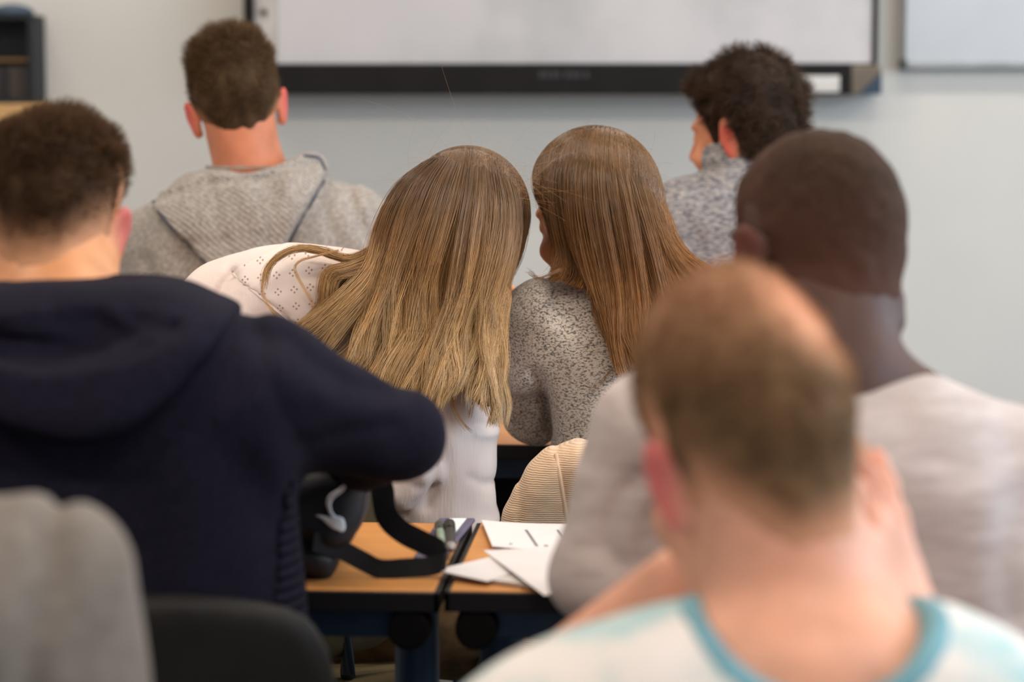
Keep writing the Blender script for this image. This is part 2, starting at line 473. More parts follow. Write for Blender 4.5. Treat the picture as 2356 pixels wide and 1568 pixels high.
class BM:
    """collects boxes, tubes and prisms and links them as one bevelled mesh"""
    def __init__(s): s.v = []; s.f = []
    def box(s, lo, hi, R=None, c=None):
        o = len(s.v); (x0, y0, z0), (x1, y1, z1) = lo, hi
        vs = [(x0, y0, z0), (x1, y0, z0), (x1, y1, z0), (x0, y1, z0), (x0, y0, z1), (x1, y0, z1), (x1, y1, z1), (x0, y1, z1)]
        if R is not None: vs = [tuple(np.asarray(R)@(np.array(v)-c)+c) for v in vs]
        s.v += vs
        s.f += [tuple(o+i for i in q) for q in ((3, 2, 1, 0), (4, 5, 6, 7), (0, 1, 5, 4), (1, 2, 6, 5), (2, 3, 7, 6), (3, 0, 4, 7))]; return s
    def tube(s, pts, r, n=12, close=True):
        pts = [np.asarray(p, float) for p in pts]; rs = r if isinstance(r, (list, tuple)) else [r]*len(pts); o = len(s.v)
        for i, p in enumerate(pts):
            t = pts[min(i+1, len(pts)-1)]-pts[max(i-1, 0)]; t /= np.linalg.norm(t)+1e-9
            ref = np.array([0, 0, 1.]) if abs(t[2]) < .9 else np.array([1., 0, 0])
            a = np.cross(t, ref); a /= np.linalg.norm(a); b = np.cross(t, a)
            for k in range(n):
                q = 2*math.pi*k/n; s.v.append(tuple(p+rs[i]*(a*math.cos(q)+b*math.sin(q))))
        for i in range(len(pts)-1):
            for k in range(n):
                s.f.append((o+i*n+k, o+i*n+(k+1) % n, o+(i+1)*n+(k+1) % n, o+(i+1)*n+k))
        if close: s.f.append(tuple(o+k for k in range(n))[::-1]); s.f.append(tuple(o+(len(pts)-1)*n+k for k in range(n)))
        return s
    def prism(s, P, z0, z1, f=lambda x, y, z: (x, y, z)):
        o = len(s.v); n = len(P)
        a = sum(P[i][0]*P[(i+1) % n][1]-P[(i+1) % n][0]*P[i][1] for i in range(n))
        if a < 0: P = list(P)[::-1]
        for z in (z0, z1): s.v += [tuple(f(p[0], p[1], z)) for p in P]
        s.f.append(tuple(o+k for k in range(n))[::-1]); s.f.append(tuple(o+n+k for k in range(n)))
        for k in range(n): s.f.append((o+k, o+(k+1) % n, o+n+(k+1) % n, o+n+k))
        return s
    def strip(s, L, Rr, thick):
        """ribbon between two polylines with thickness along its normal"""
        L = np.asarray(L, float); Rr = np.asarray(Rr, float); o = len(s.v); n = len(L)
        T = np.gradient((L+Rr)/2, axis=0); nn = np.cross(T, Rr-L); nn /= np.linalg.norm(nn, axis=1, keepdims=True)+1e-9
        for q in (L+nn*thick/2, Rr+nn*thick/2, Rr-nn*thick/2, L-nn*thick/2): s.v += [tuple(p) for p in q]
        for i in range(n-1):
            for a in range(4):
                b = (a+1) % 4; s.f.append((o+a*n+i, o+a*n+i+1, o+b*n+i+1, o+b*n+i))
        s.f.append((o, o+n, o+2*n, o+3*n)); s.f.append((o+3*n+n-1, o+2*n+n-1, o+n+n-1, o+n-1)); return s
    def build(s, name, mat, parent=None, bevel=0., smooth=True, sub=0):
        me = bpy.data.meshes.new(name); me.from_pydata(s.v, [], s.f); me.update(); me.materials.append(mat)
        import bmesh
        b = bmesh.new(); b.from_mesh(me); bmesh.ops.recalc_face_normals(b, faces=b.faces); b.to_mesh(me); b.free()
        o = bpy.data.objects.new(name, me); COL.objects.link(o)
        if parent: o.parent = parent
        if smooth:
            me.polygons.foreach_set('use_smooth', [True]*len(me.polygons))
            if sub == 0: me.set_sharp_from_angle(angle=math.radians(40))
        if bevel:
            m = o.modifiers.new('bevel', 'BEVEL'); m.width = bevel; m.segments = 3; m.limit_method = 'ANGLE'; m.angle_limit = math.radians(35)
            m.harden_normals = False
        if sub: m = o.modifiers.new('sub', 'SUBSURF'); m.levels = sub; m.render_levels = sub
        return o
# ================================================================== the room
WY = 6.30                      # front wall plane
XL, XR, YB, CEIL = -3.3, 3.4, -1.6, 2.75
m_wall = plain('wall_paint', (216, 214, 209), .85, .2, var=.015, scale=2)
m_floor = plain('grey_linoleum', (84, 82, 78), .5, .3, var=.08, scale=25)
m_ceil = plain('ceiling_tile', (225, 224, 220), .9, .1, var=.02)
def struct(name, lo, hi, mat):
    o = BM().box(lo, hi).build(name, mat, smooth=False); o['kind'] = 'structure'; return o
struct('floor', (XL, YB, -.1), (XR, WY+.1, 0), m_floor)
struct('wall_front', (XL-.1, WY, 0), (XR+.1, WY+.12, CEIL), m_wall)
struct('wall_left', (XL-.1, YB, 0), (XL, WY, CEIL), m_wall)
struct('ceiling', (XL, YB, CEIL), (XR, WY, CEIL+.1), m_ceil)
b = BM()
b.box((XR, YB, 0), (XR+.12, WY, .9)); b.box((XR, YB, 2.6), (XR+.12, WY, CEIL))
b.box((XR, YB, .9), (XR+.12, .5, 2.6)); b.box((XR, 5.3, .9), (XR+.12, WY, 2.6))
o = b.build('wall_right', m_wall, smooth=False); o['kind'] = 'structure'
m_alu = plain('window_aluminium', (190, 192, 195), .4, .5, .6)
wb = BM()
for y in (.5, 1.7, 2.9, 4.1, 5.25): wb.box((XR+.02, y, .9), (XR+.08, y+.05, 2.6))
wb.box((XR+.02, .5, .9), (XR+.08, 5.3, .95)); wb.box((XR+.02, .5, 2.55), (XR+.08, 5.3, 2.6))
o = wb.build('window_1', m_alu); o['kind'] = 'structure'
o = BM().box((XL, WY-.015, 0), (XR, WY, .09)).build('baseboard_front', plain('grey_skirting', (90, 92, 96), .6)); o['kind'] = 'structure'

m_white_plastic = plain('white_lamp_plastic', (235, 232, 225), .5)
for i, (lx, ly) in enumerate(LAMPS):
    e = empty('ceiling_light', (lx, ly, CEIL), 'long white strip lamp fixed to the classroom ceiling', 'ceiling lamp', 'ceiling strip lamps', rz=0)
    BM().box((-.62, -.10, -.03), (.62, .10, 0)).build('housing', m_white_plastic, e, .004)
    m = bpy.data.materials.get('lamp_diffuser')
    if not m:
        mm = M('lamp_diffuser', (255, 235, 205)); mm.b.inputs['Emission Color'].default_value = (1, .82, .62, 1); mm.b.inputs['Emission Strength'].default_value = 3; m = mm.m
    BM().box((-.6, -.08, -.035), (.6, .08, -.03)).build('diffuser', m, e)

def wallbox(px0, py0, px1, py1, y0, y1):
    """box whose face nearest the camera covers the photo rectangle px0,py0..px1,py1; y0 nearest, y1 farthest"""
    a = ray_at(px0, py1, 1, y0); c = ray_at(px1, py0, 1, y0)
    return (a[0], y0, a[2]), (c[0], y1, c[2])

# -- interactive board
m_black = plain('black_board_plastic', (22, 20, 20), .55, .25, var=.1)
m_board = M('board_surface', (226, 226, 232), .45, .3)
m_board.color(m_board.ramp(m_board.noise(3.2, 3), [(.3, (186, 188, 190)), (.5, (207, 205, 208)), (.75, (214, 211, 214))])); m_board = m_board.m
m_gstrip = plain('board_strip_grey', (196, 190, 186), .6, .2)
m_steel = plain('brushed_steel', (150, 148, 145), .35, .5, .8)
e = empty('interactive_whiteboard', tuple(ray_at(1290, 150, 1, WY)*[1, 1, 0]+[0, 0, 1.2]), 'wide white interactive board with thick black lower rail, mounted on front wall', 'whiteboard', rz=0)
EO = np.array(e.location)
def onb(bm_, name, mat, bev=.002, par=None):
    bm_.v = [tuple(np.array(v)-EO) for v in bm_.v]; return bm_.build(name, mat, par or e, bev)
YF = WY-.11
lo, hi = wallbox(566, -560, 2030, 150, YF+.012, WY-.004); onb(BM().box(lo, hi), 'back_panel', m_black)
lo, hi = wallbox(636, -540, 2016, 147, YF, YF+.014); onb(BM().box(lo, hi), 'writing_surface', m_board)
lo, hi = wallbox(576, -540, 634, 140, YF, YF+.014); strip_o = onb(BM().box(lo, hi), 'button_strip', m_gstrip)
for py in (28, 100, -60, -130):
    c = ray_at(607, py, 1, YF-.004); q = BM()
    q.tube([(c[0], YF-.006, c[2]), (c[0], YF+.004, c[2])], .008, 16); onb(q, 'button', m_black, 0, strip_o)
lo, hi = wallbox(562, -560, 577, 215, YF-.012, WY-.004); onb(BM().box(lo, hi), 'frame_edge', m_black)
lo, hi = wallbox(2014, -560, 2028, 215, YF-.012, WY-.004); onb(BM().box(lo, hi), 'frame_edge', m_black)
lo, hi = wallbox(577, 147, 1958, 217, YF-.03, WY-.004); rail = onb(BM().box(lo, hi), 'lower_rail', m_black, .004)
# faint raised lettering in the middle of the rail: too blurred to read, kept as blurred low-contrast marks
m_faint = plain('rail_lettering', (58, 58, 62), .5)
q = BM()
for i, px in enumerate(range(1240, 1360, 15)):
    w_ = [11, 9, 11, 5, 10, 11, 8, 10][i % 8]
    lo, hi = wallbox(px, 163, px+w_, 180, YF-.0312, YF-.029); q.box(lo, hi)
onb(q, 'logo', m_faint, 0, rail)
lo, hi = wallbox(1832, 174, 1932, 212, YF-.0315, YF-.028); lab = onb(BM().box(lo, hi), 'label_plate', plain('label_white', (225, 222, 218), .6), .003)
q = BM(); lo, hi = wallbox(1936, 165, 1958, 210, YF-.034, YF-.028)
lo, hi = wallbox(1958, 150, 2028, 217, YF-.03, WY-.004); onb(BM().box(lo, hi), 'corner_cover', plain('corner_bronze', (122, 112, 100), .45, .4, .3), .004)
a = ray_at(2028, 165, 1, YF-.031); b2 = ray_at(2028, 217, 1, YF-.031); c2 = ray_at(1975, 217, 1, YF-.031)
q = BM(); q.v = [(p[0], YF-.031+dy, p[2]) for dy in (0, -.002) for p in (a, b2, c2)]
q.f = [(0, 1, 2), (5, 4, 3), (0, 3, 4, 1), (1, 4, 5, 2), (2, 5, 3, 0)]; onb(q, 'corner_flap', plain('corner_blue', (52, 70, 88), .5, .4), 0)

# -- second board on the right
e = empty('whiteboard', tuple(ray_at(2300, 150, 1, WY)*[1, 1, 0]+[0, 0, 1.3]), 'smaller white marker board with thin grey rim at right edge of wall', 'whiteboard', rz=0); EO = np.array(e.location)
m_rim = plain('rim_grey', (165, 170, 170), .4, .5, .4)
lo, hi = wallbox(2082, -500, 2900, 145, WY-.028, WY-.006); onb(BM().box(lo, hi), 'writing_surface', plain('marker_surface', (200, 205, 212), .35, .4, var=.02, scale=3))
lo, hi = wallbox(2075, 145, 2910, 158, WY-.036, WY-.006); onb(BM().box(lo, hi), 'rim', m_rim, .003)
lo, hi = wallbox(2072, -500, 2082, 158, WY-.036, WY-.006); onb(BM().box(lo, hi), 'rim', m_rim, .003)
lo, hi = wallbox(2070, 136, 2088, 160, WY-.040, WY-.006); onb(BM().box(lo, hi), 'corner_cap', plain('corner_dark', (70, 78, 74), .6), .003)

# -- wall shelf on the left with folders
m_dk = plain('shelf_dark_blue', (30, 36, 42), .6); m_wood = plain('pale_wood', (206, 164, 112), .5, .3, var=.08, scale=8)
e = empty('wall_cabinet', tuple(ray_at(-100, 240, 1, WY)*[1, 1, 0]+[0, 0, 1.2]), 'open dark blue wall cabinet at left edge, standing on wooden ledge', 'cabinet', rz=0); EO = np.array(e.location)
D0 = WY-.12
q = BM()
lo, hi = wallbox(-420, 34, 76, 46, D0, WY-.004); q.box(lo, hi)
lo2, hi2 = wallbox(-420, 228, 78, 238, D0, WY-.004); q.box(lo2, hi2)
for p0 in (66, -180, -420):
    l3, h3 = wallbox(p0, 46, p0+10, 228, D0, WY-.004); q.box(l3, h3)
l3, h3 = wallbox(-420, 46, 76, 228, D0, D0+.01); q.box((l3[0], WY-.012, l3[2]), (h3[0], WY-.004, h3[2]))
onb(q, 'carcass', m_dk, .002)
l3, h3 = wallbox(-410, 134, 66, 142, D0+.01, WY-.012); onb(BM().box(l3, h3), 'shelf_board', plain('brown_board', (120, 92, 58), .6), .001)
lo, hi = wallbox(-420, 239, 84, 288, D0-.04, WY-.004)
o = BM().box(lo, hi).build('wooden_ledge', m_wood, None, .004); tag(o, 'pale wooden ledge under the dark wall cabinet at left', 'ledge')
fold_m = [plain('folder_dark', (52, 50, 50), .6), plain('folder_brown', (66, 58, 52), .6), plain('folder_black', (34, 33, 36), .6)]
names = ['dark grey binder in the wall cabinet, nearest its right side', 'brownish binder second from the right side of the wall cabinet', 'black binder third from the right side of the wall cabinet', 'dark grey binder fourth from the right side of the wall cabinet']
for i in range(4):
    x1 = 64-i*22
    lo, hi = wallbox(x1-20, 152, x1, 228, D0+.015, WY-.03)
    c = np.array([(lo[0]+hi[0])/2, lo[1], lo[2]])
    o = BM().box(np.array(lo)-c, np.array(hi)-c).build('binder', fold_m[[0, 1, 2, 0][i]], None, .003); o.location = c
    tag(o, names[i], 'binder', 'binders in the wall cabinet')
# folded blue cloth on top
G = Grid(axis((-.09, .09, .006)), axis((-.09, .09, .006)), axis((-.01, .06, .005)))
G.add(ell((0, 0, .0), (.06, .05, .028)), .01); G.D = smax(G.D, -np.meshgrid(*G.ax, indexing='ij')[2], .002)
o = G.mesh('folded_cloth', plain('blue_cloth', (70, 84, 100), .9)); c = ray_at(35, 33, 1, D0+.09); tag(o, 'small blue grey cloth lying on top of the wall cabinet', 'cloth')
o.location = (c[0], D0+.062, lo2[2]+(ray_at(0, 34, 1, D0)-ray_at(0, 228, 1, D0))[2]+.0135)

# ================================================================== desks and chairs
DESK_Z = .76
m_desk = M('beech_laminate', (205, 142, 82), .38, .35)
m_desk.color(m_desk.mix(.5, m_desk.ramp(m_desk.noise(2.5, 5, (1, 14, 1), .6), [(.3, (192, 126, 66)), (.7, (214, 152, 90))]), (208, 146, 84)))
m_desk = m_desk.m
m_edge = plain('desk_edge_black', (20, 19, 22), .5, .4); m_frame = plain('desk_frame_blue', (60, 84, 112), .45, .45, .2); m_cap = plain('rubber_black', (10, 10, 11), .7, .2)
def desk(x0, x1, y0, y1, label, group, caps=(), z=DESK_Z, panel=False):
    c = ((x0+x1)/2, (y0+y1)/2, 0); w, d = (x1-x0)/2, (y1-y0)/2
    e = empty('school_desk', c, label, 'desk', group, rz=0)
    top = BM().box((-w+.006, -d+.006, z-.022), (w-.006, d-.006, z)).build('desk_top', m_desk, e, .001)
    q = BM()
    for lo, hi in (((-w, -d, z-.024), (w, -d+.006, z-.001)), ((-w, d-.006, z-.024), (w, d, z-.001)), ((-w, -d, z-.024), (-w+.006, d, z-.001)), ((w-.006, -d, z-.024), (w, d, z-.001))): q.box(lo, hi)
    q.build('edge_band', m_edge, top, .001)
    q = BM()
    for s in (-1, 1):
        q.box((-w+.03, s*(d-.045)-.012, z-.062), (w-.03, s*(d-.045)+.012, z-.024))
        q.box((s*(w-.045)-.012, -d+.03, z-.062), (s*(w-.045)+.012, d-.03, z-.024))
    q.build('frame_rail', m_frame, e, .003)
    if panel: BM().box((-w+.08, d-.10, .36), (w-.08, d-.085, z-.03)).build('modesty_panel', m_edge, e, .002)
    for s in (-1, 1):
        l = BM(); l.tube([(s*(w-.05), -.0, z-.06), (s*(w-.05), 0, .03)], .028, 18); l.box((s*(w-.05)-.03, -d+.03, 0), (s*(w-.05)+.03, d-.03, .035)); l.build('leg', m_frame, e, .003)
        if s in caps:
            q = BM(); q.tube([(s*(w-.036), -d+.004, z-.046), (s*(w-.036), -d+.04, z-.046)], [.0245, .026], 28); q.build('end_cap', m_cap, e, .004)
    return e
A = ray_at(1015, 1362, 2, DESK_Z); B = ray_at(1095, 1202, 2, DESK_Z)
DY0, DY1 = A[1], B[1]
desk(A[0]-.72, A[0]-.003, DY0, DY1, 'beech topped desk with the black bag and pens on it', 'desks in the middle row', (1,))
desk(A[0]+.003, A[0]+.72, DY0+.005, DY1+.005, 'beech topped desk with loose printed papers on it', 'desks in the middle row', (-1,))
C = ray_at(1150, 1022, 2, DESK_Z)
desk(C[0]-.70, C[0]-.003-.12, C[1], C[1]+.34, 'beech desk in front of the blond woman in white blouse', 'desks in the front row', panel=True)
desk(C[0]+.003-.12, C[0]+.62, C[1], C[1]+.34, 'beech desk that the woman in speckled sweater leans on', 'desks in the front row', panel=True)
desk(C[0]-1.45, C[0]-.706-.12, C[1]+.76, C[1]+1.1, 'beech desk before the man in grey hoodie', 'desks in the front row', panel=True)
desk(C[0]+.10, C[0]+.80, C[1]+.76, C[1]+1.1, 'beech desk before the man in mottled fleece', 'desks in the front row', panel=True)

m_seat = plain('chair_black', (26, 24, 22), .6, .3, var=.12); m_tube = plain('chair_steel', (60, 66, 74), .4, .5, .7)
def chair(p, rz, label, group=None, wid=.40, back_top=.80, mat=None, name='classroom_chair'):
    e = empty(name, (p[0], p[1], 0), label, 'chair', group, rz)
    w = wid/2
    G = Grid(axis((-w-.03, w+.03, .012)), axis((-.24, .24, .012)), axis((.40, .50, .006)))
    P = crom([(-w, -.18), (w, -.18), (w, .17), (-w, .17)], 8)
    # seat: rounded slab, dished
    X, Y, Z = np.meshgrid(*G.ax, indexing='ij', sparse=True)
    s = poly2d(G.ax[0][:, None, None], G.ax[1][None, None, :], P)[:, 0, :][:, :, None]
    top = .455+.012*(X/w)**2+.01*np.clip(-Y/.18, 0, 1)
    w0 = s+.03; w1 = np.abs(Z-top)-(.018-.012)
    G.D = (np.minimum(np.maximum(w0-.018, w1-.006), 0)+np.sqrt(np.maximum(w0-.018, 0)**2+np.maximum(w1, 0)**2)-.012).astype(np.float32)
    G.mesh('seat', mat or m_seat, e)
    # backrest: curved upholstered shell
    G = Grid(axis((-w-.03, w+.03, .012)), axis((-.30, -.06, .008)), axis((.50, back_top+.03, .010)))
    P = crom([(-w*.82, .53), (w*.82, .53), (w*.98, .66), (w*.88, back_top-.04), (w*.5, back_top-.004), (0, back_top), (-w*.5, back_top-.004), (-w*.88, back_top-.04), (-w*.98, .66)], 6)
    G.add(pillow(P, lambda X, Z: -.205+.05*(X/w)**2-.10*(Z-.6), .020, .018)[0:1]+(np.array([-w, -.28, .5]), np.array([w, -.1, back_top])), .002)
    G.mesh('backrest', mat or m_seat, e)
    for sx in (-1, 1): BM().tube([(sx*w*.6, -.20, .60), (sx*w*.6, -.19, .50), (sx*w*.6, -.12, .435), (sx*w*.6, .10, .43)], .011).build('back_post', m_tube, e)
    for sx in (-1, 1):
        for y0, y1 in ((-.13, -.2), (.12, .19)):
            BM().tube([(sx*w*.75, y0, .44), (sx*w*.95, y1, .0)], .011).build('leg', m_tube, e)
    return e
# ================================================================== people
class Person:
    def __init__(s, px, v, label, cat='person'):
        p = U(px, 784, v); s.u0, s.v0 = p[0], v
        s.e = empty('person', tuple(W((s.u0, s.v0, 0))), label, cat, None)
    def q(s, px, py, v):
        p = U(px, py, v); return np.array([p[0]-s.u0, p[1]-s.v0, p[2]])
    def poly(s, pts, v, n=6, closed=True, smooth=True):
        P = [s.q(a, b, v)[[0, 2]] for a, b in pts]
        return crom(P, n, closed) if smooth else np.array(P)

def hand_prims(w, d, up, side, r=1.0, curl=.35, length=1.0, spread=.08):
    """palm, four fingers and thumb. w wrist, d direction of the fingers, up back-of-hand normal, side +1: thumb towards cross(d,up)"""
    w = np.asarray(w, float); d = np.asarray(d, float); d /= np.linalg.norm(d); up = np.asarray(up, float); up -= d*(up@d); up /= np.linalg.norm(up)
    sd = np.cross(d, up)*side; out = []
    for i, o in enumerate((-.030, -.010, .010, .028)):       # little to index
        out.append((cap(w+d*.012+sd*o*.6, w+d*.078*length+sd*o, .013*r, .0105*r), .012))
    knk = w+d*.085*length
    for i, (o, L) in enumerate(((-.031, .056), (-.011, .070), (.010, .074), (.030, .066))):
        p = knk+sd*o; a = 0; dd = d+sd*spread*(i-1.5); 
        for j, f in enumerate((.45, .30, .25)):
            a += curl*(.6, 1.0, .8)[j]; dirv = dd*math.cos(a)-up*math.sin(a); n = p+dirv*L*f*length
            out.append((cap(p, n, (.0095, .0085, .0078)[j]*r, (.0085, .0078, .007)[j]*r), .004)); p = n
    p = w+d*.02+sd*.022; dirv = d*.75+sd*.75-up*.25; dirv /= np.linalg.norm(dirv)
    for L, ra, rb in ((.045, .015, .011), (.030, .011, .0095), (.024, .0095, .008)):
        n = p+dirv*L; out.append((cap(p, n, ra*r, rb*r), .008)); p = n; dirv = dirv*.85+d*.3; dirv /= np.linalg.norm(dirv)
    return out

def seated_legs(pr, p, hip_v, knee_v, mat, half=.10, hipz=.52, shoe=None, u=0.):
    """trousers (hips, thighs, shins) and two shoes"""
    G = Grid(axis((u-.32, u+.32, .016)), axis((hip_v-.22, knee_v+.32, .016)), axis((.0, .78, .016)))
    G.add(ell((u, hip_v, hipz+.05), (.17, .13, .13)), .03)
    for s in (-1, 1):
        G.add(cap((u+s*half*.8, hip_v+.02, hipz), (u+s*half*1.35, knee_v, .50), .085, .064), .04)
        G.add(cap((u+s*half*1.35, knee_v, .49), (u+s*half*1.35, knee_v-.02, .11), .062, .048), .03)
    G.disp(lambda X, Y, Z: .006*noise(X, Y, Z, 18))
    G.mesh('trousers', mat, p.e)
    for s in (-1, 1):
        q = Grid(axis((-.06, .06, .008)), axis((-.12, .20, .008)), axis((-.002, .12, .006)))
        q.add(cap((0, -.05, .045), (0, .11, .035), .045, .038), .01).add(cap((0, -.04, .05), (0, -.03, .10), .045, .042), .02)
        X, Y, Z = np.meshgrid(*q.ax, indexing='ij', sparse=True); q.D = smax(q.D, -Z, .002).astype(np.float32)
        o = q.mesh('shoe', shoe or m_cap, p.e); o.location = (u+s*half*1.35, knee_v, 0)

def ear_attr(head):
    def a(v):
        x, y, z = head.loc(v[:, 0], v[:, 1], v[:, 2]); d = ear_f(x, y, z)
        return {'ear': np.clip(1-d/.006, 0, 1)*np.clip((np.abs(x)-.074)/.012, 0, 1)}
    return a

def hair_short(p, head, mat, thick, n=9000, L=(.012, .02), comb=(0, -.3, .2), seed=1, line=hairline, lift=.8, tuft=None, step=.0035, rise=.034, body=None, off=0.004, fade=None, wave=.0, r=.00035):
    """hair of a close crop: scalp cap with strands; thick(x,y,z) in head coordinates"""
    R = np.random.default_rng(seed); sz = .14*head.s.max()+.02
    c = head.c; G = Grid(axis((c[0]-sz, c[0]+sz, step)), axis((c[1]-sz, c[1]+sz, step)), axis((c[2]-sz, c[2]+sz, step)))
    X, Y, Z = np.meshgrid(*G.ax, indexing='ij', sparse=True)
    x, y, z = head.loc(X, Y, Z)
    line0 = line; line = lambda y, x=0.: line0(y)+rise*np.clip((np.abs(x)-.026)/.045, 0, 1)**1.3*np.clip((-.028-y)/.02, 0, 1)
    m = z-line(y, x)-.006*noise(x, y, z, 40)-.003*noise(x, y, z, 120)
    t = thick(x, y, z)*np.clip(m/.035, .06, 1)
    hd0 = head_f(x, y, z, ears=False, fem=head.fem)*head.s.mean()
    if body is not None:
        bd = resample(body, *G.ax); hd0 = np.where((y < -.03) & (z < .03), np.minimum(hd0, bd), hd0)
    d = hd0-t-.002*noise(x, y, z, 70)*np.clip(m/.03, 0, 1)
    if tuft: d = tuft(d, x, y, z)
    G.D = smax(d, -m, .004).astype(np.float32)
    v, f = surface_nets(G.D, *G.ax, smooth=1)
    lx, ly, lz = head.loc(v[:, 0], v[:, 1], v[:, 2]); lm = lz-line(ly, lx)
    fd = np.clip(1-((lm-.002)/(fade or .03)), 0, 1)
    # keep strands off the inner side: sample outer faces
    tri = v[f]; cen = tri.mean(1); nn = np.cross(tri[:, 2]-tri[:, 0], tri[:, 3]-tri[:, 1]); ar = np.linalg.norm(nn, axis=1); nn /= ar[:, None]+1e-12
    if ((cen-c)*nn).sum() < 0: nn = -nn
    hx, hy, hz = head.loc(cen[:, 0], cen[:, 1], cen[:, 2])
    hm = hz-line(hy, hx); hn = nn@head.R
    ok = ((cen-c)*nn).sum(1) > 0
    ok &= hm > .003
    w = ar*ok*np.clip(.15+hm/.03, 0, 1); w /= w.sum()
    pick = R.choice(len(f), n, p=w); u = R.random((n, 2, 1))
    q = tri[pick]; P0 = (q[:, 0]*(1-u[:, 0])+q[:, 1]*u[:, 0])*(1-u[:, 1])+(q[:, 3]*(1-u[:, 0])+q[:, 2]*u[:, 0])*u[:, 1]
    N = nn[pick]; cd = head.R@np.asarray(comb, float)
    px_, py_, pz_ = head.loc(P0[:, 0], P0[:, 1], P0[:, 2]); pm = np.clip((pz_-line(py_, px_))/.06, .12, 1)
    nz_ = np.stack([noise(px_, py_, pz_, 45), noise(px_+3, py_, pz_, 45), noise(px_, py_+3, pz_, 45)], 1)
    D = N*lift+cd+nz_*.5+R.normal(0, .18, (n, 3)); D /= np.linalg.norm(D, axis=1, keepdims=True)
    Ls = (L[0]+(L[1]-L[0])*R.random(n))*pm*np.clip(.55+thick(px_, py_, pz_)/.03, .4, 1.2)
    K = 5; tt = np.linspace(0, 1, K)[None, :, None]
    S = P0[:, None]-N[:, None]*off+D[:, None]*Ls[:, None, None]*tt+(cd+nz_*.4)[:, None]*(Ls[:, None, None]*.5*tt**2)
    if wave: S = S+wave*np.sin(tt*6+nz_[:, None]*9)*tt
    V, Q, t_, si = tubes(S, r, r*.4)
    rn = R.random(n); a = {'t': np.concatenate([np.full(len(v), .25), t_]), 'rnd': np.concatenate([np.clip(.45+.3*noise(lx, ly, lz, 50), 0, 1), rn[si]]),
                           'fade': np.concatenate([fd**1.2*.97, (np.clip(1-(pz_-line(py_, px_))/.02, 0, 1)*.4)[si]])}
    VV, FF = merge((v, f), (V, Q))
    return raw_mesh('hair', VV, FF, mat, p.e, True, a)

def finish_body(G, p, head, mat, name='body'): return G.mesh(name, mat, p.e, 1, ear_attr(head))

m_denim = plain('dark_trousers', (40, 44, 56), .9, .1, var=.15, scale=40)
m_khaki = plain('khaki_trousers', (112, 90, 66), .9, .1, var=.12, scale=30)

